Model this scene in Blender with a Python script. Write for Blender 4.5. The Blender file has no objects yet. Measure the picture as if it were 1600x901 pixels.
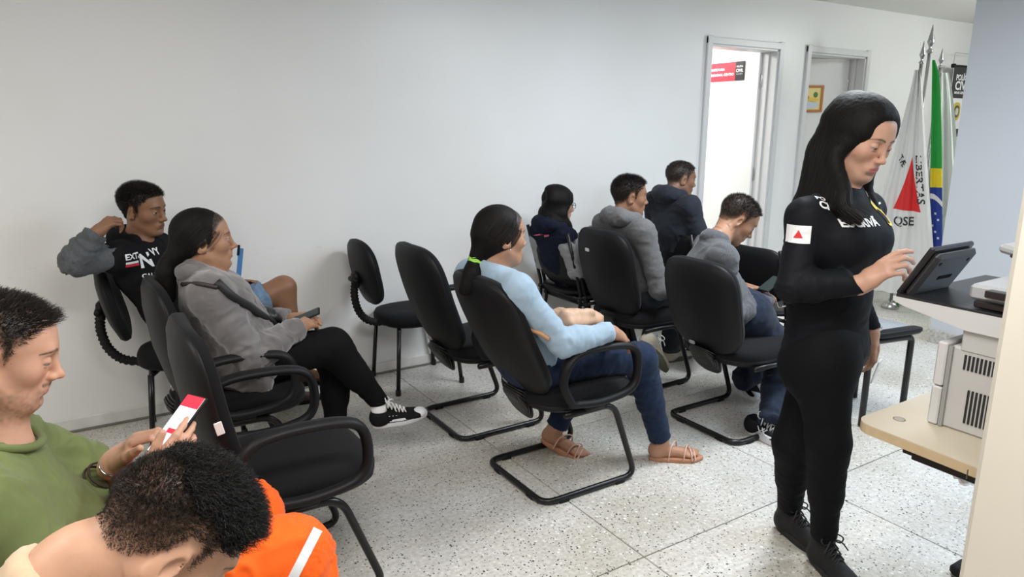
import bpy, math, random
import numpy as np
from mathutils import Vector, Matrix
random.seed(7); RNG = np.random.default_rng(7)
SC = bpy.context.scene
COL = SC.collection

# ------------------------------------------------------------------ camera
F_PX, PITCH, YAW, ROLL, CAM_H = 1109.5, math.radians(13.1), math.radians(57.75), math.radians(.22), 1.52
_fw = Vector((math.cos(YAW)*math.cos(PITCH), math.sin(YAW)*math.cos(PITCH), -math.sin(PITCH)))
_r = Vector((math.sin(YAW), -math.cos(YAW), 0)); _u = _r.cross(_fw)
_r, _u = _r*math.cos(ROLL)+_u*math.sin(ROLL), _u*math.cos(ROLL)-_r*math.sin(ROLL)
cam = bpy.data.cameras.new('camera'); cam.sensor_width = 36; cam.lens = F_PX/1600*36
cam.clip_start = .02
CAM = bpy.data.objects.new('camera', cam); COL.objects.link(CAM)
CAM.matrix_world = Matrix(((_r.x,_u.x,-_fw.x,0),(_r.y,_u.y,-_fw.y,0),(_r.z,_u.z,-_fw.z,CAM_H),(0,0,0,1)))
SC.camera = CAM
def at(px, py, X=None, Y=None, Z=None):
    """point of the room seen at a pixel of the photograph, on a known plane of the room"""
    d = _r*((px-800)/F_PX) + _u*(-(py-450.5)/F_PX) + _fw
    t = X/d.x if X is not None else Y/d.y if Y is not None else (Z-CAM_H)/d.z
    return np.array([d.x*t, d.y*t, CAM_H+d.z*t])

# ------------------------------------------------------------------ world, exposure
vs = SC.view_settings; vs.view_transform = 'Standard'; vs.look = 'None'; vs.gamma = 1; vs.use_curve_mapping = False
vs.exposure = 0.44
W = bpy.data.worlds.new('world'); SC.world = W; W.use_nodes = True
W.node_tree.nodes['Background'].inputs[0].default_value = (.86,.92,1,1)
W.node_tree.nodes['Background'].inputs[1].default_value = .35

# ------------------------------------------------------------------ room lamps (tube fittings on the ceiling)
CEIL = 2.524; WALL_Y = 3.984
def area(name, loc, sx, sy, power, col=(1,1,1), rot=(0,0,0)):
    l = bpy.data.lights.new(name, 'AREA'); l.shape = 'RECTANGLE'; l.size = sx; l.size_y = sy; l.energy = power; l.color = col
    o = bpy.data.objects.new(name, l); COL.objects.link(o); o.location = loc; o.rotation_euler = rot; return o
LAMPS = [((2.9,1.9),1.0,47,(.89,.945,1)), ((4.55,.35),1.0,50,(.68,.84,1)), ((.7,.5),1.0,38,(1,.98,.95)), ((-1.3,1.8),1.0,30,(1,.965,.91))]
for (x,y),s,p,c in LAMPS:
    area('ceiling_lamp', (x,y,CEIL-.085), 1.2*s, .5*s, p, c)
fl_ = bpy.data.lights.new('far_ceiling_fill', 'POINT'); fl_.energy = 46; fl_.shadow_soft_size = .14; fl_.color = (.95,1,.97)  # unseen far tube as a lowered point lamp, shaped to brighten the ceiling
FL = bpy.data.objects.new('far_ceiling_fill', fl_); COL.objects.link(FL); FL.location = (7.0,2.1,2.30)
area('room_lamp', (4.4,5.2,CEIL-.1), .8, .8, 50, (1,1,.97))
area('room_lamp', (6.3,5.4,CEIL-.1), .8, .8, 24, (1,.99,.96))
# ------------------------------------------------------------------ helpers: objects and meshes
def tag(o, label=None, cat=None, group=None, kind=None):
    if label: o['label'] = label
    if cat: o['category'] = cat
    if group: o['group'] = group
    if kind: o['kind'] = kind
    return o
def empty(name, loc=(0,0,0), rz=0.):
    o = bpy.data.objects.new(name, None); COL.objects.link(o); o.location = loc; o.rotation_euler = (0,0,rz)
    o.empty_display_size = .1; return o
def make_mesh(name, V, Fs, mats, smooth=True, col=None, midx=None):
    V = np.asarray(V, np.float32).reshape(-1,3); me = bpy.data.meshes.new(name)
    if isinstance(Fs, np.ndarray):
        n, w = Fs.shape; tot = np.full(n, w, np.int32); idx = Fs.astype(np.int32).ravel()
    else:
        tot = np.array([len(f) for f in Fs], np.int32); idx = np.array([i for f in Fs for i in f], np.int32)
    me.vertices.add(len(V)); me.vertices.foreach_set('co', V.ravel())
    me.loops.add(len(idx)); me.loops.foreach_set('vertex_index', idx)
    me.polygons.add(len(tot)); st = np.zeros(len(tot), np.int32); st[1:] = np.cumsum(tot)[:-1]
    me.polygons.foreach_set('loop_start', st); me.polygons.foreach_set('loop_total', tot)
    me.polygons.foreach_set('use_smooth', np.full(len(tot), smooth))
    for m in (mats if isinstance(mats, (list,tuple)) else [mats]): me.materials.append(m)
    if midx is not None: me.polygons.foreach_set('material_index', np.asarray(midx, np.int32))
    me.update(calc_edges=True)
    if col is not None:
        a = me.attributes.new('Col', 'FLOAT_COLOR', 'POINT')
        c = np.ones((len(V),4), np.float32); c[:,:3] = col; a.data.foreach_set('color', c.ravel())
    return me
def link(name, me, parent=None, loc=None, rot=None):
    o = bpy.data.objects.new(name, me); COL.objects.link(o)
    if parent is not None: o.parent = parent
    if loc is not None: o.location = loc
    if rot is not None: o.rotation_euler = rot
    return o
class MB:
    """collects shapes, then links them as one mesh object"""
    def __init__(s): s.V = []; s.F = []; s.n = 0
    def add(s, V, F):
        V = np.asarray(V, float).reshape(-1,3); s.V.append(V); s.F += [tuple(int(i)+s.n for i in f) for f in F]; s.n += len(V); return s
    def build(s, name, mat, parent=None, smooth=True, loc=None, rot=None, auto=None):
        me = make_mesh(name, np.concatenate(s.V), s.F, mat, smooth)
        o = link(name, me, parent, loc, rot)
        if auto is not None: sharp(me, auto)
        return o
    def box(s, c, d, bev=0., R=None):
        return s.add(*box(c, d, bev, R))
    def tube(s, pts, r, seg=10, closed=False, caps=True): return s.add(*tube(pts, r, seg, closed, caps))
    def lathe(s, prof, seg=24, c=(0,0,0), R=None): return s.add(*lathe(prof, seg, c, R))
def sharp(me, deg):
    bm = __import__('bmesh').new(); bm.from_mesh(me)
    for e in bm.edges:
        if len(e.link_faces) == 2 and e.calc_face_angle(0) > math.radians(deg): e.smooth = False
    bm.to_mesh(me); bm.free()
def box(c, d, bev=0., R=None):
    c = np.array(c, float); h = np.array(d, float)/2
    if bev <= 0:
        V = np.array([[sx,sy,sz] for sx in (-1,1) for sy in (-1,1) for sz in (-1,1)])*h
        F = [(0,1,3,2),(4,6,7,5),(0,4,5,1),(2,3,7,6),(0,2,6,4),(1,5,7,3)]
    else:
        b = min(bev, *(h*.98)); V = []; ix = {}
        for sx in (-1,1):
            for sy in (-1,1):
                for sz in (-1,1):
                    s = np.array([sx,sy,sz])
                    for a in range(3):
                        p = s*(h-b); p[a] = s[a]*h[a]; ix[(sx,sy,sz,a)] = len(V); V.append(p)
        F = []
        for a in range(3):
            u, v = (a+1)%3, (a+2)%3
            for s in (-1,1):
                def k(su, sv):
                    q = [0,0,0]; q[a] = s; q[u] = su; q[v] = sv; return tuple(q)
                f = [ix[k(su,sv)+(a,)] for su,sv in ((-1,-1),(1,-1),(1,1),(-1,1))]
                F.append(tuple(f if s > 0 else f[::-1]))
        for a in range(3):           # edges along axis a
            u, v = (a+1)%3, (a+2)%3
            for su in (-1,1):
                for sv in (-1,1):
                    q0 = [0,0,0]; q0[a] = -1; q0[u] = su; q0[v] = sv; q1 = list(q0); q1[a] = 1
                    f = [ix[tuple(q0)+(u,)], ix[tuple(q1)+(u,)], ix[tuple(q1)+(v,)], ix[tuple(q0)+(v,)]]
                    F.append(tuple(f if su*sv < 0 else f[::-1]))
        for sx in (-1,1):
            for sy in (-1,1):
                for sz in (-1,1):
                    f = [ix[(sx,sy,sz,a)] for a in range(3)]; F.append(tuple(f if sx*sy*sz > 0 else f[::-1]))
        V = np.array(V)
    if R is not None: V = V @ np.array(R).T
    return V + c, F
def fillet(pts, rad, n=5, closed=False):
    pts = [np.array(p, float) for p in pts]; out = []; N = len(pts)
    for i, p in enumerate(pts):
        if not closed and i in (0, N-1): out.append(p); continue
        a, b = pts[i-1]-p, pts[(i+1)%N]-p; la, lb = np.linalg.norm(a), np.linalg.norm(b)
        r = min(rad, la*.49, lb*.49); A, B = p+a/la*r, p+b/lb*r
        for k in range(n+1):
            t = k/n; out.append((1-t)**2*A + 2*t*(1-t)*p + t*t*B)
    return out
def smooth_path(pts, n=8):
    P = [np.array(p, float) for p in pts]; P = [2*P[0]-P[1]]+P+[2*P[-1]-P[-2]]; out = []
    for i in range(1, len(P)-2):
        for k in range(n):
            t = k/n; a, b, c, d = P[i-1:i+3]
            out.append(.5*((2*b)+(c-a)*t+(2*a-5*b+4*c-d)*t*t+(3*b-a-3*c+d)*t**3))
    return out+[P[-2]]
def tube(pts, r, seg=10, closed=False, caps=True):
    P = np.array(pts, float); N = len(P); rs = np.broadcast_to(np.asarray(r, float), (N,))
    T = np.roll(P,-1,0)-np.roll(P,1,0)
    if not closed: T[0] = P[1]-P[0]; T[-1] = P[-1]-P[-2]
    T /= np.linalg.norm(T, axis=1)[:,None]+1e-12
    up = np.array([0,0,1.]) if abs(T[0,2]) < .9 else np.array([1.,0,0])
    n = np.cross(T[0], up); n /= np.linalg.norm(n); V = []; an = np.arange(seg)*2*math.pi/seg
    for i in range(N):
        n = n - T[i]*n.dot(T[i]); n /= np.linalg.norm(n); b = np.cross(T[i], n)
        V.append(P[i]+rs[i]*(np.cos(an)[:,None]*n+np.sin(an)[:,None]*b))
    F = []; M = N if closed else N-1
    for i in range(M):
        j = (i+1)%N
        for k in range(seg): F.append((i*seg+k, i*seg+(k+1)%seg, j*seg+(k+1)%seg, j*seg+k))
    if caps and not closed: F.append(tuple(range(seg))[::-1]); F.append(tuple((N-1)*seg+k for k in range(seg)))
    return np.concatenate(V), F
def lathe(prof, seg=24, c=(0,0,0), R=None):
    V = []; F = []
    for r, z in prof:
        for k in range(seg): a = 2*math.pi*k/seg; V.append((r*math.cos(a), r*math.sin(a), z))
    for i in range(len(prof)-1):
        for k in range(seg): F.append((i*seg+k, i*seg+(k+1)%seg, (i+1)*seg+(k+1)%seg, (i+1)*seg+k))
    F.append(tuple(range(seg))[::-1]); F.append(tuple((len(prof)-1)*seg+k for k in range(seg)))
    V = np.array(V)
    if R is not None: V = V @ np.array(R).T
    return V+np.array(c), F
def outline(w, h, n=2.6, N=40, taper=0.):
    out = []
    for k in range(N):
        a = 2*math.pi*k/N; c, s = math.cos(a), math.sin(a)
        u = w*math.copysign(abs(c)**(2/n), c); v = h*math.copysign(abs(s)**(2/n), s)
        out.append((u*(1+taper*v/h), v))
    return np.array(out)
def pad(ol, prof, fn):
    """stack of scaled outlines (scale, depth), mapped by fn(u, v, d)"""
    N = len(ol); V = []; F = []
    for s, d in prof:
        for u, v in ol: V.append(fn(u*s, v*s, d))
    for i in range(len(prof)-1):
        for k in range(N): F.append((i*N+k, i*N+(k+1)%N, (i+1)*N+(k+1)%N, (i+1)*N+k))
    F.append(tuple(range(N))[::-1]); F.append(tuple((len(prof)-1)*N+k for k in range(N)))
    return np.array(V), F
def grid(fn, nu, nv):
    V = [fn(i/nu, j/nv) for j in range(nv+1) for i in range(nu+1)]
    F = [(j*(nu+1)+i, j*(nu+1)+i+1, (j+1)*(nu+1)+i+1, (j+1)*(nu+1)+i) for j in range(nv) for i in range(nu)]
    return np.array(V), F
def text_mesh(txt, size=1., bold=.0, spacing=1., font_scale_x=1.):
    cu = bpy.data.curves.new('txt', 'FONT'); cu.body = txt; cu.size = size; cu.offset = bold; cu.space_character = spacing
    cu.align_x = 'CENTER'; cu.align_y = 'CENTER'; cu.resolution_u = 3
    o = bpy.data.objects.new('txt', cu); COL.objects.link(o)
    me = o.to_mesh(); V = np.array([v.co[:] for v in me.vertices]); F = [tuple(p.vertices) for p in me.polygons]
    o.to_mesh_clear(); bpy.data.objects.remove(o); bpy.data.curves.remove(cu)
    V[:,0] *= font_scale_x; return V, F
def copy_tree(o, parent=None):
    c = o.copy(); COL.objects.link(c); c.parent = parent
    for ch in o.children: copy_tree(ch, c)
    return c

# ------------------------------------------------------------------ materials
MATS = {}
def mat(name, col=(.8,.8,.8), rough=.5, metal=0., spec=.5, bump=None, var=None, sheen=0., vcol=False, sss=0., alpha=None, emit=0., coat=0.):
    """bump = (scale, strength, distance) noise relief; var = (scale, amount) tone variation of the thing's own colour"""
    if name in MATS: return MATS[name]
    m = bpy.data.materials.new(name); MATS[name] = m; m.use_nodes = True
    nt = m.node_tree; N = nt.nodes; L = nt.links; b = N['Principled BSDF']
    b.inputs['Base Color'].default_value = (*col,1); b.inputs['Roughness'].default_value = rough
    b.inputs['Metallic'].default_value = metal; b.inputs['Specular IOR Level'].default_value = spec
    if sheen: b.inputs['Sheen Weight'].default_value = sheen
    if coat: b.inputs['Coat Weight'].default_value = coat
    if sss:
        b.inputs['Subsurface Weight'].default_value = sss; b.inputs['Subsurface Radius'].default_value = (.012,.005,.003); b.inputs['Subsurface Scale'].default_value = 1
    if alpha is not None: b.inputs['Alpha'].default_value = alpha
    if emit: b.inputs['Emission Color'].default_value = (*col,1); b.inputs['Emission Strength'].default_value = emit
    tc = N.new('ShaderNodeTexCoord'); src = None
    if vcol:
        a = N.new('ShaderNodeAttribute'); a.attribute_name = 'Col'; src = a.outputs['Color']
    if var:
        nz = N.new('ShaderNodeTexNoise'); nz.inputs['Scale'].default_value = var[0]; nz.inputs['Detail'].default_value = 5
        L.new(tc.outputs['Object'], nz.inputs['Vector'])
        mr = N.new('ShaderNodeMapRange'); mr.inputs['From Min'].default_value = .3; mr.inputs['From Max'].default_value = .7
        mr.inputs['To Min'].default_value = 1-var[1]; mr.inputs['To Max'].default_value = 1+var[1]
        L.new(nz.outputs['Fac'], mr.inputs['Value'])
        mx = N.new('ShaderNodeMix'); mx.data_type = 'RGBA'; mx.blend_type = 'MULTIPLY'; mx.inputs[0].default_value = 1
        if src is not None: L.new(src, mx.inputs[6])
        else: mx.inputs[6].default_value = (*col,1)
        L.new(mr.outputs[0], mx.inputs[7]); src = mx.outputs[2]
    if src is not None: L.new(src, b.inputs['Base Color'])
    if bump:
        bz = N.new('ShaderNodeTexNoise'); bz.inputs['Scale'].default_value = bump[0]; bz.inputs['Detail'].default_value = 4
        L.new(tc.outputs['Object'], bz.inputs['Vector'])
        bp = N.new('ShaderNodeBump'); bp.inputs['Strength'].default_value = bump[1]; bp.inputs['Distance'].default_value = bump[2]
        L.new(bz.outputs['Fac'], bp.inputs['Height']); L.new(bp.outputs[0], b.inputs['Normal'])
    return m
def ramp_nodes(nt, fac, stops):
    r = nt.nodes.new('ShaderNodeValToRGB'); e = r.color_ramp.elements
    while len(e) < len(stops): e.new(.5)
    for el, (p, c) in zip(e, stops): el.position = p; el.color = (*c,1)
    nt.links.new(fac, r.inputs[0]); return r.outputs[0]
def terrazzo():
    m = mat('terrazzo', (.7,.69,.66), .32, spec=.5); nt = m.node_tree; N = nt.nodes; L = nt.links; b = N['Principled BSDF']
    geo = N.new('ShaderNodeNewGeometry'); pos = geo.outputs['Position']
    def vor(scale, th, dist):
        v = N.new('ShaderNodeTexVoronoi'); v.inputs['Scale'].default_value = scale; L.new(pos, v.inputs['Vector'])
        sx = N.new('ShaderNodeSeparateXYZ'); L.new(v.outputs['Color'], sx.inputs[0])
        a = N.new('ShaderNodeMath'); a.operation = 'LESS_THAN'; L.new(sx.outputs[0], a.inputs[0]); a.inputs[1].default_value = th
        mu = N.new('ShaderNodeMath'); mu.operation = 'MULTIPLY'; L.new(sx.outputs[1], mu.inputs[0]); mu.inputs[1].default_value = dist
        ad = N.new('ShaderNodeMath'); ad.operation = 'ADD'; L.new(mu.outputs[0], ad.inputs[0]); ad.inputs[1].default_value = dist*.5
        c = N.new('ShaderNodeMath'); c.operation = 'LESS_THAN'; L.new(v.outputs['Distance'], c.inputs[0]); L.new(ad.outputs[0], c.inputs[1])
        d = N.new('ShaderNodeMath'); d.operation = 'MULTIPLY'; L.new(a.outputs[0], d.inputs[0]); L.new(c.outputs[0], d.inputs[1]); return d.outputs[0]
    def mixc(fac, a, c, blend='MIX'):
        mx = N.new('ShaderNodeMix'); mx.data_type = 'RGBA'; mx.blend_type = blend
        if hasattr(fac, 'links'): L.new(fac, mx.inputs[0])
        else: mx.inputs[0].default_value = fac
        for s, v in ((6,a),(7,c)):
            if hasattr(v, 'links'): L.new(v, mx.inputs[s])
            else: mx.inputs[s].default_value = (*v,1)
        return mx.outputs[2]
    nz = N.new('ShaderNodeTexNoise'); nz.inputs['Scale'].default_value = 1.3; nz.inputs['Detail'].default_value = 6; L.new(pos, nz.inputs['Vector'])
    base = ramp_nodes(nt, nz.outputs['Fac'], [(.36,(.50,.47,.41)),(.5,(.62,.60,.56)),(.64,(.69,.68,.66))])
    n2 = N.new('ShaderNodeTexNoise'); n2.inputs['Scale'].default_value = 60; n2.inputs['Detail'].default_value = 3; L.new(pos, n2.inputs['Vector'])
    g2 = ramp_nodes(nt, n2.outputs['Fac'], [(.35,(.78,.77,.74)),(.65,(1,1,1))])
    c = mixc(1., base, g2, 'MULTIPLY')
    c = mixc(vor(70,.22,.30), c, (.70,.69,.665))
    c = mixc(vor(115,.16,.30), c, (.27,.25,.22))
    c = mixc(vor(50,.42,.150), c, (.026,.025,.024))
    c = mixc(vor(120,.17,.30), c, (.045,.043,.040))
    oi = N.new('ShaderNodeObjectInfo'); mr = N.new('ShaderNodeMapRange'); L.new(oi.outputs['Random'], mr.inputs['Value'])
    mr.inputs['To Min'].default_value = .93; mr.inputs['To Max'].default_value = 1.03
    c = mixc(1., c, mr.outputs[0], 'MULTIPLY')
    L.new(c, b.inputs['Base Color'])
    r = N.new('ShaderNodeMapRange'); L.new(nz.outputs['Fac'], r.inputs['Value']); r.inputs['To Min'].default_value = .5; r.inputs['To Max'].default_value = .22
    L.new(r.outputs[0], b.inputs['Roughness']); return m
def wall_paint():
    m = mat('wall_paint', (.78,.78,.77), .36, spec=.5, bump=(35,.06,.002)); nt = m.node_tree; N = nt.nodes; L = nt.links; b = N['Principled BSDF']
    geo = N.new('ShaderNodeNewGeometry'); nz = N.new('ShaderNodeTexNoise'); nz.inputs['Scale'].default_value = 1.1; nz.inputs['Detail'].default_value = 8
    L.new(geo.outputs['Position'], nz.inputs['Vector'])
    base = ramp_nodes(nt, nz.outputs['Fac'], [(.3,(.76,.755,.735)),(.6,(.80,.80,.795))])
    # scuff marks along chair height
    mp = N.new('ShaderNodeMapping'); mp.inputs['Scale'].default_value = (6,6,16); L.new(geo.outputs['Position'], mp.inputs['Vector'])
    n2 = N.new('ShaderNodeTexNoise'); n2.inputs['Scale'].default_value = 1.6; n2.inputs['Detail'].default_value = 9; n2.inputs['Roughness'].default_value = .7; L.new(mp.outputs[0], n2.inputs['Vector'])
    sp = N.new('ShaderNodeSeparateXYZ'); L.new(geo.outputs['Position'], sp.inputs[0])
    zz = ramp_nodes(nt, sp.outputs[2], [(0,(.6,.6,.6)),(.35,(.5,.5,.5)),(.8,(1,1,1)),(1,(0,0,0))])
    sc = ramp_nodes(nt, n2.outputs['Fac'], [(.60,(0,0,0)),(.68,(1,1,1))])
    mu = N.new('ShaderNodeMath'); mu.operation = 'MULTIPLY'; L.new(zz, mu.inputs[0]); L.new(sc, mu.inputs[1])
    m3 = N.new('ShaderNodeMath'); m3.operation = 'MULTIPLY'; L.new(mu.outputs[0], m3.inputs[0]); m3.inputs[1].default_value = .22
    mx = N.new('ShaderNodeMix'); mx.data_type = 'RGBA'; L.new(m3.outputs[0], mx.inputs[0]); L.new(base, mx.inputs[6]); mx.inputs[7].default_value = (.5,.48,.44,1)
    L.new(mx.outputs[2], b.inputs['Base Color']); return m
M_TERR = terrazzo(); M_WALL = wall_paint()
M_CEIL = mat('ceiling_paint', (.84,.83,.81), .7); M_TRIM = mat('door_trim', (.66,.66,.66), .35)
M_GREYW = mat('grey_wall', (.50,.52,.55), .5, bump=(40,.05,.002)); M_CREAM = mat('cream_pillar', (.66,.62,.53), .5, bump=(60,.06,.002), var=(7,.02))
M_BLACKFAB = mat('black_fabric', (.0065,.0065,.0075), .85, spec=.15, bump=(700,.25,.001), sheen=.04); M_BLACKPL = mat('black_plastic', (.008,.008,.009), .5, spec=.22, bump=(300,.12,.001))
M_BLACKMET = mat('black_metal', (.006,.006,.0065), .3, spec=.4); M_RUB = mat('black_rubber', (.006,.006,.006), .7, spec=.3)
M_WHITEPL = mat('white_label', (.8,.8,.78), .5); M_GROUT = mat('grout', (.30,.285,.26), .9); M_BASE = mat('baseboard_stone', (.42,.40,.37), .4, var=(50,.3))
M_CHROME = mat('brushed_metal', (.55,.55,.54), .25, 1.)
# ------------------------------------------------------------------ the room
def struct(name, V, F, m, parent=None, smooth=False):
    o = link(name, make_mesh(name, V, F, m, smooth), parent)
    if parent is None: o['kind'] = 'structure'
    return o
X0, X1, YB = -2.6, 9.6, -2.6
floor = struct('floor', *box(((X0+X1)/2,(YB+7)/2,-.06),(X1-X0,7-YB,.1)), M_GROUT)
TX, TY = .98, 1.035
tile_me = {}
for i in range(-5, 9):
    for j in range(-5, 3):
        xa, ya = 1.62+TX*i, 1.668+TY*j; xb, yb = xa+TX, min(ya+TY, WALL_Y)
        if xb > X1 or ya > WALL_Y-.02 or xa < X0-.6: continue
        key = round(yb-ya, 3)
        if key not in tile_me: tile_me[key] = make_mesh('tile', *box((0,0,0),(TX-.005,yb-ya-.005,.012),.0015), M_TERR, False)
        o = link('tile', tile_me[key], floor, ((xa+xb)/2,(ya+yb)/2,-.006))
# long wall with two door openings
D1 = (4.279, 5.078, 2.118); D2 = (5.47, 6.285, 2.118); TH = .13
mb = MB()
def wseg(xa, xb, za, zb): mb.box(((xa+xb)/2, WALL_Y+TH/2, (za+zb)/2), (xb-xa, TH, zb-za))
wseg(X0, D1[0], 0, CEIL); wseg(D1[0], D1[1], D1[2], CEIL); wseg(D1[1], D2[0], 0, CEIL); wseg(D2[0], D2[1], D2[2], CEIL); wseg(D2[1], X1, 0, CEIL)
tag(mb.build('wall_back', M_WALL, smooth=False), kind='structure')
struct('wall_left', *box((X0-.06,(YB+WALL_Y)/2,CEIL/2),(.12,WALL_Y-YB,CEIL)), M_WALL)
struct('wall_far', *box((X1+.06,2.4,CEIL/2),(.12,10,CEIL)), M_WALL)
struct('wall_front', *box(((X0+X1)/2,YB-.06,CEIL/2),(X1-X0,.12,CEIL)), M_WALL)
struct('ceiling', *box(((X0+X1)/2,(YB+7)/2,CEIL+.06),(X1-X0,7-YB,.12)), M_CEIL)
struct('wall_rooms', *box((4.5,7.06,CEIL/2),(10,.12,CEIL)), M_WALL)
struct('wall_partition', *box((5.3,5.55,CEIL/2),(.1,2.85,CEIL)), M_WALL)
struct('floor_rooms', *box((4.5,5.5,-.005),(10,2.8,.01)), M_TERR)
# grey wall behind the copier, its free end standing on the floor in view
gx, gy = 5.154, 2.545
struct('wall_grey', *box((gx+.3,(gy+YB)/2,CEIL/2),(.6,gy-YB,CEIL)), M_GREYW)
struct('baseboard_grey', *box((gx-.006,(gy+YB)/2+.006,.05),(.012,gy-YB,.10),.002), M_BASE)
# near cream pillar at the right edge
px_, py_ = 1.50, .616
struct('wall_pillar', *box((px_+.30,py_-.27,CEIL/2),(.6,.54,CEIL),.012), M_CREAM)
# baseboard along the long wall
struct('baseboard_back', *box(((X0+D1[0])/2-.03,WALL_Y-.006,.035),(D1[0]-X0-.06,.014,.07),.003), mat('baseboard_paint',(.70,.69,.66),.45,var=(9,.12)))
struct('trim_1', *box(((X0+D1[0])/2-.03,WALL_Y-.012,.006),(D1[0]-X0-.06,.022,.012),.002), mat('floor_bead',(.16,.15,.13),.6))
# door frames, leaves
def door(n, d, hinge, ang, sign=None):
    xa, xb, h = d; root = empty('door_%d'%n, (xa,WALL_Y,0)); root['kind'] = 'structure'; f = .052
    mb = MB()
    for x, s in ((xa,-1),(xb,1)):
        mb.box((x-xa+s*f/2-s*.008, -.012, (h+f)/2), (f,.024,h+f), .004)
        mb.box((x-xa-s*.012, TH/2, h/2), (.024,TH+.02,h), .003)
        mb.box((x-xa-s*.03, TH*.62, h/2), (.014,.03,h), .002)
    mb.box(((xb-xa)/2, -.012, h+f/2-.008), (xb-xa+2*f-.016,.0235,f), .004); mb.box(((xb-xa)/2, TH/2, h-.012), (xb-xa,TH+.02,.024), .003)
    mb.build('door_frame', M_TRIM, root, smooth=False)
    w = xb-xa-.06; leaf = MB(); a = math.radians(ang)
    hx = (xb-xa)-.03 if hinge > 0 else .03; hy = TH+.012
    e = np.array([math.cos(a), math.sin(a), 0]); n_ = np.array([-math.sin(a), math.cos(a), 0]); R = np.array([e,n_,[0,0,1]]).T
    c = np.array([hx,hy,h/2])+e*w/2
    leaf.box(c, (w,.035,h-.03), .003, R); lf = leaf.build('door_leaf', mat('door_leaf_paint',(.80,.80,.79),.3), root, smooth=False)
    for z in (.25, 1.1, 1.87):
        q = MB(); q.lathe([(.008,-.055),(.0085,-.05),(.0085,.05),(.008,.055)], 10, (hx+.006,hy-.008,z)); q.box((hx+.02,hy-.02,z),(.03,.004,.1),.001)
        q.build('hinge', M_CHROME, root)
    k = MB(); kc = np.array([hx,hy,1.02])+e*(w-.06)
    for s in (-1,1):
        k.tube([kc+n_*s*.018, kc+n_*s*.06, kc+n_*s*.065-e*.02, kc+n_*s*.065-e*.12], .009, 8)
    k.build('door_handle', M_CHROME, root)
    return root, np.array([hx,hy,0]), e, n_
d1, h1, e1, n1 = door(1, D1, 1, 86)
d2, h2, e2, n2 = door(2, D2, 1, 148)
# sign on the first open door, facing the waiting room
sg = empty('door_sign', tuple(np.array([D1[0],WALL_Y,0])+h1+e1*.36+n1*.022)); sg.rotation_euler = (0,0,math.radians(86))
tag(sg, 'red and black plate with white lettering on the open white door', 'sign')
# sign spans along the leaf; its face looks along n1 (towards -X)
def face(u, z, d): return (-u, d, z)     # readable from the -X side
SW = .40
s_ = MB(); s_.box((-.0,0,1.965),(SW,.006,.155),.001); s_.build('plate', mat('sign_red',(.70,.035,.06),.35), sg, smooth=False)
s_ = MB(); s_.box((-SW/2+.05,.001,1.965),(.10,.007,.155),.001); s_.build('badge_panel', mat('sign_black',(.02,.02,.02),.35), sg, smooth=False)
def letters(parent, name, txt, size, u, z, d, m, bold=0., sx=1., al='c'):
    V, F = text_mesh(txt, size, bold, 1., sx)
    if al == 'l': V[:,0] -= V[:,0].min()
    P = np.array([face(u+v[0], z+v[1], d) for v in V]); return link(name, make_mesh(name, P, F, m, False), parent)
M_INK = mat('white_ink', (.85,.85,.85), .5)
letters(sg, 'lettering', 'INSPETORIA', .030, -SW/2+.012, 1.985, .0045, M_INK, .0006, al='l')
letters(sg, 'lettering', 'REGIONAL CENTRO', .030, -SW/2+.012, 1.940, .0045, M_INK, .0006, al='l')
letters(sg, 'lettering', 'POLÍCIA', .020, SW/2-.05, 2.0, .006, M_INK, .0005); letters(sg, 'lettering', 'CIVIL', .036, SW/2-.05, 1.967, .006, M_INK, .001)
letters(sg, 'lettering', 'MINAS GERAIS', .011, SW/2-.05, 1.938, .006, M_INK)
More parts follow.
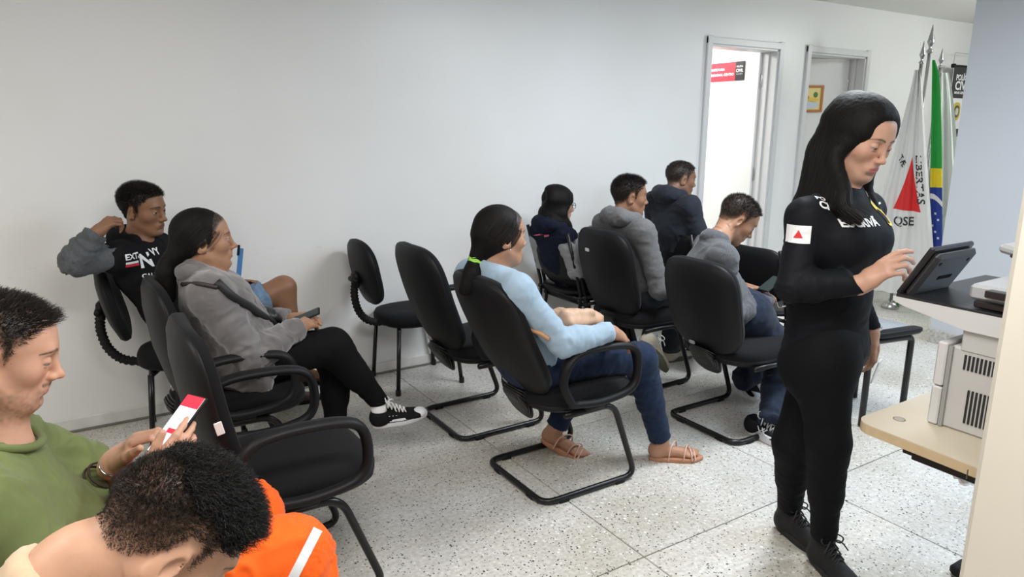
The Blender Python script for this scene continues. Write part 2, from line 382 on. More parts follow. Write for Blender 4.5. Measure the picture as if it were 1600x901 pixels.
# ------------------------------------------------------------------ chairs
def back_map(B, T, curve=.035, w=.23):
    """B, T = (x, z) of the lower and upper end of the backrest; returns fn(u, v, d)"""
    B, T = np.array(B, float), np.array(T, float); L = np.linalg.norm(T-B); dr = (T-B)/L; n = np.array([dr[1], -dr[0]]); M = (B+T)/2
    def fn(u, v, d):
        c = curve*(u/w)**2 - .022*math.cos(v/L*math.pi)+.0
        p = M+dr*v+n*(d+c); return (p[0], u, p[1])
    return fn, L
def visitor_chair(arms, xb, xt, zt=.935, sticker='low'):
    """high-back visitor chair on a cantilever sled of black tube"""
    r = empty('visitor_chair')
    # sled frame
    w, R = .225, .0135
    half = [(.36,.37),(.505,.014),(0,.014)]
    pts = [(.10,-w,.375),(.355,-w,.375),(.49,-w,R+.002),(.005,-w,R+.002),(.005,w,R+.002),(.49,w,R+.002),(.355,w,.375),(.10,w,.375)]
    mb = MB(); mb.tube(fillet(pts, .062, 6), R, 10); mb.build('sled_frame', M_BLACKMET, r)
    for x, y, sx, sy in ((.10,-w,.05,.032),(.40,-w,.05,.032),(.10,w,.05,.032),(.40,w,.05,.032),(.006,-.13,.03,.05),(.006,.13,.03,.05)):
        mb = MB(); mb.box((x,y,.0105),(sx,sy,.021),.004); mb.build('glide', M_RUB, r)
    # seat
    ol = outline(.255, .235, 3.2, 44); fx = lambda u, v, d: (.265+u, v, .425+d-.012*max(0,(u-.12)/.13)**2)
    prof = [(.02,.048),(.5,.047),(.82,.043),(.94,.034),(1,.014),(1.0,-.012),(.985,-.018)]
    mb = MB(); mb.add(*pad(ol, prof[::-1], fx)); mb.build('seat', M_BLACKFAB, r)
    prof = [(.99,-.014),(.985,-.03),(.93,-.045),(.6,-.052),(.02,-.052)]
    mb = MB(); mb.add(*pad(ol, prof[::-1], fx)); mb.build('seat_pan', M_BLACKPL, r)
    # backrest with rear cover
    fn, L = back_map((xb,.425),(xt,zt)); ob = outline(.232, L/2, 3.5, 48, .03)
    prof = [(.985,.004),(1,.02),(.97,.043),(.86,.055),(.5,.058),(.02,.058)]
    mb = MB(); mb.add(*pad(ob, prof, fn)); mb.build('backrest', M_BLACKFAB, r)
    prof = [(.02,-.022),(.6,-.02),(.88,-.012),(.975,.0),(1.0,.010),(.99,.02)]
    mb = MB(); mb.add(*pad(ob, prof, fn)); bc = mb.build('back_cover', M_BLACKPL, r)
    sv = -L*.40 if sticker == 'low' else L*.28
    if sticker:
        mb = MB(); su = .07
        if sticker == 'low': su = .05
        mb.add(np.array([fn(su+a*.016, sv+b*.008, -.0265) for a, b in ((-1,-1),(1,-1),(1,1),(-1,1))]+[fn(su+a*.016, sv+b*.008, -.018) for a, b in ((-1,-1),(1,-1),(1,1),(-1,1))]), [(0,1,2,3),(0,4,5,1),(1,5,6,2),(2,6,7,3),(3,7,4,0)])
        mb.build('sticker', mat('sticker_grey',(.42,.42,.42),.5) if sticker == 'low' else M_WHITEPL, bc, smooth=False)
    # bellows between back and seat: stacked ribs
    mb = MB(); p0 = np.array([xb-.012,.432]); p1 = np.array([.05,.352])
    for k in range(9):
        t = k/8; c = p0+(p1-p0)*t+np.array([-.035*math.sin(t*math.pi), 0]); a = .5+.9*t
        ro = outline(.046, .07, 3, 20)
        Rm = np.array([[math.cos(a),0,math.sin(a)],[0,1,0],[-math.sin(a),0,math.cos(a)]])
        V, F = pad(ro, [(.80,-.006),(1,-.002),(1,.002),(.80,.006)], lambda u, v, d: tuple(Rm @ np.array([u,v,d])+np.array([c[0],0,c[1]])))
        mb.add(V, F)
    mb.build('bellows', mat('bellows_rubber',(.012,.012,.012),.38,spec=.5), r)
    if arms:
        for s in (-1,1):
            y = s*.272
            loop = [(.10,y,.44),(.055,y,.54),(.10,y,.636),(.25,y,.655),(.40,y,.63),(.435,y,.53),(.40,y,.45),(.25,y,.425)]
            P = smooth_path(loop+[loop[0]], 6)[:-1]; V, F = tube(P, .0165, 10, True)
            # wider pad along the top of the loop
            V[:,1] = y+(V[:,1]-y)*(1.25+.45*np.clip((V[:,2]-.54)/.06,0,1))
            mb = MB(); mb.add(V, F); mb.box((.23,s*.245,.405),(.10,.05,.03),.008); mb.build('armrest', M_BLACKPL, r)
    return r
def secretary_chair():
    """typing chair: oval back on a ribbed steel bar, four tube legs"""
    r = empty('secretary_chair'); R = .0125
    fn, L = back_map((-.04,.51),(-.125,.885), .03, .2); ob = outline(.195, L/2, 2.5, 40, .05)
    mb = MB(); mb.add(*pad(ob, [(.98,.0),(1,.012),(.97,.032),(.86,.042),(.5,.046),(.02,.046)], fn)); mb.build('backrest', M_BLACKFAB, r)
    mb = MB(); mb.add(*pad(ob, [(.02,-.014),(.6,-.014),(.93,-.008),(1.0,.004),(.985,.012)], fn)); mb.build('back_cover', M_BLACKPL, r)
    mb = MB(); mb.box((-.125,0,.66),(.035,.07,.09),.012); mb.tube([(-.135,-.05,.66),(-.135,.05,.66)], .016, 12); mb.build('tilt_knob', M_BLACKPL, r)
    path = smooth_path([(-.125,0,.66),(-.135,0,.57),(-.11,0,.47),(-.04,0,.405),(.10,0,.385)], 14); n = len(path)
    rs = [.021+.0035*math.sin(i*2.3) for i in range(n)]
    mb = MB(); mb.tube(path, rs, 10); mb.build('ribbed_bar', M_RUB, r)
    ol = outline(.215, .21, 2.7, 40); fx = lambda u, v, d: (.215+u, v, .415+d)
    mb = MB(); mb.add(*pad(ol, [(.985,-.02),(1,-.01),(1,.01),(.95,.03),(.8,.04),(.5,.043),(.02,.043)], fx)); mb.build('seat', M_BLACKFAB, r)
    mb = MB(); mb.add(*pad(ol, [(.02,-.035),(.6,-.035),(.93,-.03),(.995,-.018)], fx)); mb.build('seat_pan', M_BLACKPL, r)
    for s in (-1,1):
        mb = MB(); mb.tube([(.03,s*.19,.008),(.055,s*.17,.37)], R, 8); mb.lathe([(.016,0),(.016,.03),(.013,.035)], 10, (.03,s*.19,0)); mb.build('leg', M_BLACKMET, r)
        mb = MB(); mb.tube([(.44,s*.19,.008),(.40,s*.17,.37)], R, 8); mb.lathe([(.016,0),(.016,.03),(.013,.035)], 10, (.44,s*.19,0)); mb.build('leg', M_BLACKMET, r)
    mb = MB()
    mb.tube(fillet([(.055,-.17,.365),(.13,0,.375),(.055,.17,.365)], .03), R, 8); mb.tube(fillet([(.40,-.17,.365),(.33,0,.375),(.40,.17,.365)], .03), R, 8); mb.tube([(.1,0,.372),(.36,0,.372)], .016, 8)
    mb.build('seat_support', M_BLACKMET, r)
    return r
def stacking_chair(with_label=False):
    """fixed chair: moulded back and seat on a black tube frame"""
    r = empty('stacking_chair'); R = .0115; w = .205
    fn, L = back_map((.045,.50),(-.03,.825), .03, .2); ob = outline(w, L/2, 5, 44)
    mb = MB(); mb.add(*pad(ob, [(.02,-.012),(.7,-.012),(.97,-.008),(1,0),(1,.008),(.96,.016),(.6,.02),(.02,.02)], fn)); mb.build('backrest', M_BLACKPL, r)
    if with_label:
        mb = MB(); mb.add(*pad(outline(.012,.005,8,8), [(.02,-.0145),(1,-.0142),(1,-.011)], lambda u, v, d: fn(u+.13, v+L*.43, d))); mb.build('sticker', M_WHITEPL, r, smooth=False)
    ol = outline(.21, .21, 4.5, 40); fx = lambda u, v, d: (.25+u, v, .43+d-.02*(1-(v/.21)**2)+.012*(u/.21)**2)
    mb = MB(); mb.add(*pad(ol, [(.02,-.008),(.7,-.008),(1,-.003),(1,.012),(.96,.022),(.6,.024),(.02,.024)], fx)); mb.build('seat', M_BLACKPL, r)
    for s in (-1,1):
        y = s*(w+.012)
        mb = MB(); mb.tube(fillet([(.50,y,.006),(.42,y,.415),(.06,y,.415)], .05), R, 8); mb.build('leg', M_BLACKMET, r)
        mb = MB(); mb.tube(fillet([(-.01,y,.006),(.085,y,.40),(.055,y,.52),(-.035,y,.83)], .06), R, 8); mb.build('leg', M_BLACKMET, r)
    for cx_ in (.08,.40): mb = MB(); mb.tube([(cx_,-w,.405),(cx_,w,.405)], R, 8); mb.build('crossbar', M_BLACKMET, r)
    return r
def put(o, x, y, rz=0., label=None, group=None):
    o.location = (x, y, 0); o.rotation_euler = (0,0,math.radians(rz)); tag(o, label, 'chair', group); return o
GC = 'black chairs of the waiting area'
put(visitor_chair(True, .055, -.05, .95), .27, 2.22, 0, 'empty black armchair nearest the camera, behind the woman in grey', GC)
put(visitor_chair(True, .06, -.04, .93), .26, 2.98, 0, 'black armchair the woman in the grey velour jacket sits on', GC)
put(visitor_chair(True, .04, -.22, .94), 1.50, 2.36, 0, 'black armchair under the woman in the light blue sweater', GC)
put(visitor_chair(True, .02, -.17, .955), 1.50, 3.06, 0, 'empty high-back black chair between the oval-back chair and the light blue sweater', GC)
put(visitor_chair(False, .0, -.13, .895, 'low'), 2.60, 2.33, 0, 'black high-back chair under the bowed man in the grey fleece', GC)
put(visitor_chair(False, .05, -.10, .94, 'high'), 2.60, 3.09, 0, 'black high-back chair under the young man in the grey hoodie', GC)
put(visitor_chair(False, .03, -.14, .93), -.52, 1.72, 0, 'black chair under the man in the olive green T-shirt, at the left edge', GC)
put(visitor_chair(False, .03, -.14, .93), -.56, 1.02, 0, 'black chair under the bowed man with black curls in the foreground', GC)
sec = put(secretary_chair(), 1.46, 3.765, 0, 'empty chair with small oval back and ribbed bar against the white wall', GC)
s2 = put(copy_tree(sec), .21, 3.72, -6, 'oval-back chair the boy with the raised elbow sits on', GC)
st = put(stacking_chair(True), 2.62, 3.62, 0, 'flat-backed black frame chair the long-haired girl sits on', GC)
sb = put(copy_tree(st), 2.575, 3.62, 0, 'second black frame chair stacked into the one under the long-haired girl', GC)
sb.location = (2.575,3.62,.046)
s3 = put(copy_tree(st), 3.41, 3.42, 0, 'black frame chair under the man in the dark hooded jacket', GC)
s4 = put(copy_tree(st), 3.38, 2.72, 0, 'empty black frame chair behind the bowed man in grey fleece', GC)
# white price tag on the side of the nearest chair's back
t_ = bpy.data.objects['visitor_chair']
mb = MB(); mb.box((0,0,0),(.012,.003,.032),.001); tg = mb.build('side_tag', M_WHITEPL, t_, smooth=False); tg.location = (.020,-.247,.695); tg.rotation_euler = (0,-.2,.0); tg.scale = (1.8,1.5,1.2)

# ------------------------------------------------------------------ black bench end behind the officer
bn = empty('visitor_stool', (3.63,1.875,0)); tag(bn, 'black tube-framed seat with grey cushion, half hidden behind the officer', 'stool')
mb = MB(); mb.tube(fillet([(.0,.0,.008),(.0,.0,.455),(-.28,.05,.455),(-.28,.05,.008)], .035), .0165, 10); mb.build('leg_frame', M_BLACKMET, bn)
mb = MB(); mb.tube(fillet([(.05,.30,.008),(.05,.30,.455),(-.23,.35,.455),(-.23,.35,.008)], .035), .0165, 10); mb.build('leg_frame', M_BLACKMET, bn)
mb = MB(); mb.add(*pad(outline(.145,.16,5,40), [(.02,-.012),(.9,-.012),(1,0),(1,.014),(.95,.022),(.02,.026)], lambda u, v, d: (-.12+u, .17+v-.16*u, .485+d))); mb.build('seat', mat('grey_seat',(.24,.25,.26),.5), bn)
mb = MB(); mb.add(*pad(outline(.155,.03,5,24), [(.02,-.012),(.9,-.012),(1,0),(1,.012),(.95,.018),(.02,.02)], lambda u, v, d: (-.12+u, .01+v-.16*u, .49+d))); mb.build('seat_edge', M_BLACKPL, bn)

# ------------------------------------------------------------------ table with copier
tz = .72
tb = empty('side_table', (2.2,.66,0)); tag(tb, 'beige laminate table with rounded corner carrying the copier', 'table')
def Lc(p): return np.array(p, float)-np.array(tb.location)
rc_ = []
cx, cy = 1.79, 1.052
def corner(cx, cy, r, a0, a1, n=6): return [(cx+r*math.cos(math.radians(a0+(a1-a0)*k/n)), cy+r*math.sin(math.radians(a0+(a1-a0)*k/n))) for k in range(n+1)]
poly = corner(cx+.05, cy-.05, .05, 180, 90)+[(2.62,cy)]+[(2.62,.2),(1.76,.2)]
def prism(poly, z0, z1):
    n = len(poly); V = [(x,y,z0) for x,y in poly]+[(x,y,z1) for x,y in poly]
    ar = sum(poly[i][0]*poly[(i+1)%n][1]-poly[(i+1)%n][0]*poly[i][1] for i in range(n))
    F = [tuple(range(n))[::-1], tuple(range(n,2*n))]+[(i,(i+1)%n,n+(i+1)%n,n+i) for i in range(n)]
    if ar < 0: F = [f[::-1] for f in F]
    return np.array(V, float), F
V, F = prism(poly, tz-.003, tz); mb = MB(); mb.add(V-np.array(tb.location), F); mb.build('table_top', mat('beige_laminate',(.53,.465,.36),.35,var=(14,.02)), tb, smooth=False)
V, F = prism(poly, tz-.028, tz-.003); mb = MB(); mb.add(V-np.array(tb.location), F); mb.build('edge_band', mat('edge_band',(.50,.38,.23),.45,var=(40,.05)), tb, smooth=False)
mb = MB(); mb.box(Lc((1.835,.55,tz-.046)),(.03,.70,.036),.002); mb.box(Lc((2.55,.55,tz-.046)),(.03,.70,.036),.002); mb.box(Lc((2.2,.92,tz-.046)),(.72,.03,.036),.002); mb.build('apron_frame', M_BLACKMET, tb, smooth=False)
for x, y in ((2.55,.23),(2.55,.88),(1.84,.23)):
    mb = MB(); mb.box(Lc((x,y,.345)),(.03,.05,.69),.003); mb.build('leg', M_BLACKMET, tb, smooth=False)
mb = MB(); mb.lathe([(.002,tz-.001),(.014,tz-.001),(.016,tz+.0015),(.012,tz+.002)], 16, Lc((1.90,.985,0))); mb.build('screw_cap', mat('screw_cap',(.30,.27,.22),.5), tb)
mb = MB(); mb.box(Lc((1.757,.735,tz-.016)),(.004,.0015,.024)); mb.build('band_joint', mat('joint_dark',(.1,.08,.06),.7), tb, smooth=False)
# caster foot peeping out behind the pillar
cs = empty('floor_caster', (2.47,1.02,0)); tag(cs, 'black rubber foot on the floor beside the cream pillar', 'caster')
mb = MB(); mb.box((.02,-.02,.021),(.09,.07,.042),.012); mb.build('foot', M_RUB, cs); mb = MB(); mb.tube([(.02,-.02,.03),(.02,-.02,.075)], .012, 10); mb.build('stem', M_BLACKMET, cs)
# crumpled clear film under the table edge
fl = MB(); rr = np.random.default_rng(3); fp = at(1512,748,Y=.78)
V, F = grid(lambda a, b: (fp[0]+(a-.5)*.045+rr.normal(0,.004), fp[1]+(b-.5)*.06+rr.normal(0,.004), fp[2]+rr.normal(0,.008)), 6, 7)
fl.add(V, F); fo = fl.build('plastic_film', mat('clear_film',(.75,.75,.75),.15,alpha=.55), smooth=False); tag(fo, 'scrap of crumpled clear film hanging under the table edge', 'film')

M_PRN = mat('printer_grey', (.47,.465,.455), .4, bump=(500,.06,.001)); M_PRN2 = mat('printer_light', (.56,.56,.555), .35); M_PBLK = mat('printer_black', (.015,.015,.017), .3)
M_LID = mat('lid_silver', (.38,.385,.39), .35)
pr = empty('copier', (2.25,.6,tz)); tag(pr, 'grey multifunction copier with vent slots on the beige table', 'copier')
def Pc(p): return np.array(p, float)-np.array(pr.location)
fx0 = 1.945                                     # face towards the waiting rows
B0, B1 = .30, .925                               # along Y
mb = MB(); mb.box(Pc((fx0+.27,(B0+B1)/2-.01,tz+.115)),(.52,B1-B0-.02,.23),.006); mb.build('body', M_PRN, pr, smooth=False)
mb = MB(); mb.box(Pc((fx0+.262,B1-.003,tz+.0555)),(.525,.026,.109),.004); mb.build('lower_cover', M_PRN2, pr, smooth=False)
mb = MB(); mb.box(Pc((fx0+.262,B1-.003,tz+.174)),(.525,.026,.122),.004); mb.build('upper_cover', M_PRN2, pr, smooth=False)
mb = MB(); mb.box(Pc((fx0+.0075,B1-.024,tz+.115)),(.012,.010,.225)); mb.build('groove', mat('groove_dark',(.28,.28,.27),.5), pr, smooth=False)
mb = MB(); mb.box(Pc((fx0+.262,(B0+B1)/2-.022,tz+.268)),(.51,B1-B0-.044,.095),.004); mb.build('neck', M_PRN, pr, smooth=False)
mb = MB(); mb.box(Pc((fx0-.002,.60,tz+.018)),(.02,.20,.03),.004); mb.build('bottom_clip', M_PRN2, pr, smooth=False)
vm = make_mesh('vent_slot', *box((0,0,0),(.004,.0052,1),0), mat('slot_black',(.01,.01,.01),.6), False)
for k in range(10):
    o = link('vent_slot', vm, pr, Pc((fx0+.0095,.865-k*.0098,tz+.193))); o.scale = (1,1,.04)
for k in range(19):
    o = link('vent_slot', vm, pr, Pc((fx0+.0095,.845-k*.0098,tz+.075))); o.scale = (1,1,.092 if k < 7 else .062)
    if k >= 7: o.location.z += .015
# scanner bed: wedge overhanging towards the officer
def wedge(y0, y1, z0a, z0b, z1, xa, xb):
    prof = [(y1,z1),(y1+.0,z1-.012),(y1-.03,z0b+.018),(y1-.20,z0a),(y0,z0a),(y0,z1)]
    V = [(x,y,z) for x in (xa,xb) for y,z in prof]; n = len(prof)
    F = [tuple(range(n)), tuple(range(n,2*n))[::-1]]+[(i,n+i,n+(i+1)%n,(i+1)%n) for i in range(n)]
    return np.array(V), F
V, F = wedge(.28, 1.068, 1.0, 1.012, 1.052, fx0-.005, fx0+.50); mb = MB(); mb.add(V-np.array(pr.location), [f[::-1] for f in F]); mb.build('scanner_bed', M_PRN2, pr, smooth=False)
mb = MB(); mb.box(Pc((fx0+.247,.675,1.055)),(.50,.775,.007),.002); mb.build('bed_top', M_PBLK, pr, smooth=False)
mb = MB(); mb.box(Pc((fx0+.245,.57,1.098)),(.44,.64,.042),.008); mb.build('document_lid', M_LID, pr, smooth=False)
mb = MB(); mb.box(Pc((fx0+.245,.57,1.070)),(.46,.60,.018),.003); mb.build('lid_gasket', M_PBLK, pr, smooth=False)
mb = MB(); mb.box(Pc((fx0+.022,.56,1.104)),(.05,.56,.018),.002); mb.build('feeder_slot', M_PBLK, pr, smooth=False)
ft = MB(); ft.box(Pc((fx0+.24,.63,1.135)),(.40,.40,.012),.004, np.array([[1,0,0],[0,.97,.24],[0,-.24,.97]])); ft.build('feeder_tray', M_LID, pr, smooth=False)
ft = MB(); ft.box(Pc((fx0+.30,.785,1.19)),(.36,.19,.024),.008, np.array([[1,0,0],[0,.985,-.17],[0,.17,.985]])); ft.build('upper_tray', M_LID, pr, smooth=False)
ft = MB(); ft.box(Pc((fx0+.118,.80,1.19)),(.012,.09,.010),.003); ft.build('tray_recess', M_PBLK, pr, smooth=False)
for x in (fx0+.06, fx0+.42):
    ft = MB(); ft.box(Pc((x+.06,.72,1.15)),(.02,.03,.09),.004); ft.build('tray_arm', M_PBLK, pr, smooth=False)
# control screen tilted towards the officer
sc = empty('control_screen', tuple(at(1400,460,X=fx0+.01))); tag(sc, 'black touch screen tilted up on the copier under the hand of the officer', 'screen')
e = np.array([1,0,0]); yy = np.array([0,-.078,.141]); yy /= np.linalg.norm(yy); nn = np.cross(e, yy); R = np.array([e,yy,nn]).T
LY, LX = .165, .215
mb = MB(); mb.box(R@np.array([LX/2+.005,LY/2,0]),(LX,LY,.016),.005,R); mb.build('bezel', M_PBLK, sc, smooth=False)
mb = MB(); mb.box(R@np.array([LX/2+.005,LY/2,.019]),(LX-.012,LY-.016,.024),.010,R); mb.build('rear_shell', mat('screen_shell',(.03,.03,.033),.36), sc, smooth=False)
mb = MB(); mb.box(R@np.array([LX/2+.005,LY/2,-.0085]),(LX-.03,LY-.03,.002),0,R); mb.build('display', mat('display_glass',(.25,.32,.40),.08,emit=.8), sc, smooth=False)
for a, b in ((.035,LY-.035),(LX-.035,LY-.035)):
    mb = MB(); mb.lathe([(.001,0),(.006,0),(.006,.002),(.001,.002)], 10, R@np.array([a,b,.030]), R); mb.build('screw_hole', M_RUB, sc)
mb = MB(); mb.box(R@np.array([LX*.56,LY*.45,.0313]),(.07,.012,.002),0,R); mb.build('vent_strip', M_RUB, sc, smooth=False)
mb = MB(); mb.tube([R@np.array([.02,.012,.025]), R@np.array([LX-.01,.012,.025])], .007, 10); mb.build('hinge', M_CHROME if False else M_BLACKMET, sc)

# ------------------------------------------------------------------ flags and banner by the far wall
M_FW = mat('flag_white', (.80,.80,.78), .8, var=(6,.03)); M_FG = mat('flag_green', (.02,.36,.05), .75); M_FY = mat('flag_yellow', (.85,.65,.02), .75); M_FB = mat('flag_blue', (.02,.05,.30), .75)
M_FR = mat('flag_red', (.75,.03,.03), .75); M_FK = mat('flag_ink', (.04,.04,.04), .8)
FY = 3.62
def finial(mb, c, s=1.):
    mb.lathe([(.003,.0),(.014,.008),(.024,.02),(.016,.03),(.008,.04),(.011,.055),(.024,.085),(.020,.10),(.010,.15),(.001,.20)], 12, c) if s == 1 else mb.lathe([(r*s,z*s) for r,z in [(.003,.0),(.014,.008),(.024,.02),(.016,.03),(.008,.04),(.011,.055),(.024,.085),(.020,.10),(.010,.15),(.001,.20)]], 12, c)
def flag(tip, s, label, cloth):
    """pole with a hanging flag: cloth(root, P) adds the cloth, P(u, v) its surface"""
    x, y, z = tip; r = empty('flag', (x,y,0)); tag(r, label, 'flag', 'flags on poles by the far wall')
    mb = MB(); mb.tube([(0,0,.06),(0,0,z-.19*s)], .013, 12); mb.build('pole', M_CHROME, r)
    mb = MB(); finial(mb, (0,0,z-.20*s), s); mb.build('finial', mat('finial_steel',(.45,.45,.46),.2,1.), r)
    mb = MB(); mb.lathe([(.02,0),(.07,0),(.07,.02),(.05,.045),(.022,.06)], 24); mb.build('pole_foot', M_CHROME, r)
    cloth(r, z-.24*s); return r
# cloth surface: hangs from the pole and widens downwards; u across, v down; folds are real relief
DL = np.array([-.49,.872])                     # the flags fan out along the far wall
def cloth_fn(dx, dy, z0, drop, w0, w1, nf, amp, ph, sg=1., lean=0., pw=.7):
    def P(u, v, off=0.):
        w = w0+(w1-w0)*v**pw; a = amp*(.35+.65*v); k = math.sin(u*nf*2*math.pi+ph)*a + .4*math.sin(u*nf*4.3*math.pi+ph*2+v*2)*a
        q = DL*sg*(u*w+lean*v) + np.array([-DL[1],DL[0]])*(k+off+.05*min(1.,v*4))
        return (dx+q[0], dy+q[1], z0-drop*v)
    return P
def cloth_mesh(r, name, P, m, u0, u1, v0, v1, nu=28, nv=30):
    V, F = grid(lambda a, b: P(u0+(u1-u0)*a, v0+(v1-v0)*b), nu, nv); V2, _ = grid(lambda a, b: P(u0+(u1-u0)*a, v0+(v1-v0)*b, -.002), nu, nv)
    mb = MB(); mb.add(V, F); mb.add(V2, [f[::-1] for f in F]); return mb.build(name, m, r)
def put_text(r, name, P, txt, size, fu, m):
    V, F = text_mesh(txt, size, size*.02); return link(name, make_mesh(name, [P(*fu(v[0],v[1]), .004) for v in V], F, m, False), r)
def cloth_a(r, z0):
    P = cloth_fn(0,0,z0,1.80,.04,.58,2.6,.024,.6,1.,-.27,1.1)
    cloth_mesh(r, 'cloth', P, M_FW, -.10, 1, 0, 1, 48, 36)
    tri = [(.36,.375),(.66,.61),(.10,.62)]                       # red triangle, drawn out by the folds
    def T(a, b): p = [tri[0][i]+(tri[1][i]-tri[0][i])*b+(tri[2][i]-tri[1][i])*a*b for i in (0,1)]; return P(p[0], p[1], .003)
    V, F = grid(T, 18, 18); mb = MB(); mb.add(V, F); mb.build('red_triangle', M_FR, r)
    put_text(r, 'lettering', P, 'LIBERTAS', .125, lambda x, y: (.14-y*1.9-.16*x, .475+x*.42), M_FK)
    put_text(r, 'lettering', P, 'QSE', .11, lambda x, y: (.42-x*2.0, .665-y*.50), M_FK)
    put_text(r, 'lettering', P, 'TÆ', .09, lambda x, y: (.66-x*1.3-y*1.4, .395+x*.30-y*.35), M_FK)
def cloth_b(r, z0):
    P = cloth_fn(.0,-.03,z0,1.95,.02,.105,1.2,.012,2.2,-1.,.20,.35)
    seg = [(0,.44,M_FG,'green_field'),(.44,.52,M_FY,'yellow_band'),(.52,.80,M_FB,'blue_disc'),(.80,.85,M_FY,'yellow_band'),(.85,1,M_FG,'green_field')]
    for a, b, m, n in seg: cloth_mesh(r, n, P, m, 0, 1, a, b, 18, 8)
    P2 = cloth_fn(.13,-.25,z0-1.60,.45,.16,.26,1.4,.014,.4,1.,-.0); cloth_mesh(r, 'green_hem', P2, M_FG, 0, 1, 0, 1, 20, 10)
    for k in range(6): mb = MB(); mb.add(*grid(lambda a, b: P(.45+.25*math.sin(k*2.1)+(a-.5)*.16, .63+.026*k+(b-.5)*.009, .004), 1, 1)); mb.build('star', M_FW, r, smooth=False)
    V, F = grid(lambda a, b: P(a, .545+.035*a**2+.022*b, .004), 8, 2); mb = MB(); mb.add(V, F); mb.build('white_band', M_FW, r)
def cloth_c(r, z0):
    mc = mat('flag_cream',(.74,.78,.73),.8,var=(6,.03)); P = cloth_fn(0,-.02,z0,1.20,.05,.17,1.8,.018,1.1,-1.,.12); cloth_mesh(r, 'cloth', P, mc, -.25, 1, 0, 1, 40, 26)
    P2 = cloth_fn(.055,-.10,z0-1.1,.55,.12,.10,1.5,.016,.3,-1.,.03); cloth_mesh(r, 'lower_fold', P2, mc, 0, 1, 0, 1, 24, 14)
FLY = 3.36
flag(at(1444,64,Y=FLY-.12), .9, 'white flag with red triangle and curved lettering, leftmost of the three', cloth_a)
flag(at(1458,38,Y=FLY-.05), 1.15, 'green, yellow and blue flag hanging on the tallest pole', cloth_b)
flag(at(1473,75,Y=FLY+.06), .85, 'plain pale flag on the rightmost pole beside the banner', cloth_c)
# roll-up banner
bt = at(1497,104,Y=3.86); bx = bt[0]
bnr = empty('banner_stand', (bx+.33,3.86,0)); tag(bnr, 'black and white roll-up banner with gold badge beside the flags', 'banner')
BW, BT = .80, bt[2]
mb = MB(); mb.box((0,0,BT/2+.03),(BW,.006,BT-.06)); mb.build('banner_sheet', mat('banner_white',(.80,.80,.80),.5), bnr, smooth=False)
mb = MB(); mb.tube([(-BW/2-.01,0,BT+.005),(BW/2+.01,0,BT+.005)], .012, 10); mb.lathe([(.002,-.02),(.02,-.018),(.022,0),(.02,.018),(.002,.02)], 12, (-BW/2-.018,0,BT+.005)); mb.build('top_rail', M_BLACKPL, bnr)
mb = MB(); mb.box((0,0,.03),(BW+.04,.10,.06),.01); mb.build('base', M_CHROME, bnr, smooth=False)
mb = MB(); mb.tube(fillet([(-BW/2+.02,.02,BT+.01),(-BW/2+.02,.02,BT+.13),(BW/2-.02,.02,BT+.13),(BW/2-.02,.02,BT+.01)],.01), .003, 6); mb.build('wire', mat('thin_wire',(.35,.35,.36),.4), bnr)
def blk(z0, z1): mb = MB(); mb.box((0,-.005,(z0+z1)/2),(BW,.006,z1-z0)); mb.build('black_band', M_FK, bnr, smooth=False)
def bl(txt, size, x, z, m=M_INK, sx=1.):
    V, F = text_mesh(txt, size, size*.03, 1., sx); V[:,0] -= V[:,0].min(); link('lettering', make_mesh('lettering', np.array([(x+v[0],-.0095,z+v[1]) for v in V]), F, m, False), bnr)
for top in (BT, BT-.60, BT-1.20):
    if top < .5: continue
    blk(top-.30, top-.0); 
    bl('POLÍCIA', .075, -BW/2+.05, top-.105); bl('CIVIL', .115, -BW/2+.05, top-.185, sx=1.1); bl('MINAS GERAIS', .035, -BW/2+.05, top-.25)
    zc = top-.43
    for rad, m_, dd in ((.09,mat('badge_gold',(.55,.42,.06),.4),.004),(.06,mat('badge_dark',(.10,.09,.03),.5),.006),(.035,mat('badge_silver',(.6,.58,.5),.4),.008)):
        mb = MB(); mb.add(*pad(outline(rad*.8,rad,2.6,24), [(.02,0),(1,0),(1,.002)], lambda u, v, d: (-BW/2+.14+u, -.003-dd-d, zc+v))); mb.build('badge', m_, bnr, smooth=False)
# framed picture on the second door
pc = empty('framed_picture'); tag(pc, 'small orange-framed picture hanging on the half-open second door', 'picture')
c0 = np.array([D2[0],WALL_Y,0])+h2; fc = c0+e2*.33+n2*.022; pc.location = tuple(fc); pc.rotation_euler = (0,0,math.radians(148))
PZ = 1.75
for s in (-1,1):
    mb = MB(); mb.box((s*.10,.008,PZ),(.022,.016,.235),.003); mb.box((0,.008,PZ+s*.108),(.222,.0155,.022),.003); mb.build('frame_side', mat('orange_wood',(.50,.20,.06),.45), pc, smooth=False)
mb = MB(); mb.box((0,.004,PZ),(.19,.006,.2)); mb.build('print', mat('print_cream',(.85,.72,.30),.5), pc, smooth=False)
for cx, cz, rx, rz, c in ((.0,-.055,.075,.035,(.60,.66,.72)),(.045,.01,.03,.02,(.70,.30,.12)),(-.04,.035,.02,.025,(.12,.22,.05)),(-.02,-.01,.05,.02,(.85,.60,.10))):
    mb = MB(); mb.add(*pad(outline(rx,rz,2.2,14), [(.02,0),(1,0),(1,.0015)], lambda u, v, d: (cx+u, .0075+d*1.0, PZ+cz+v))); mb.build('motif', mat('motif_%d'%int(c[0]*100+c[1]*10),c,.5), pc, smooth=False)
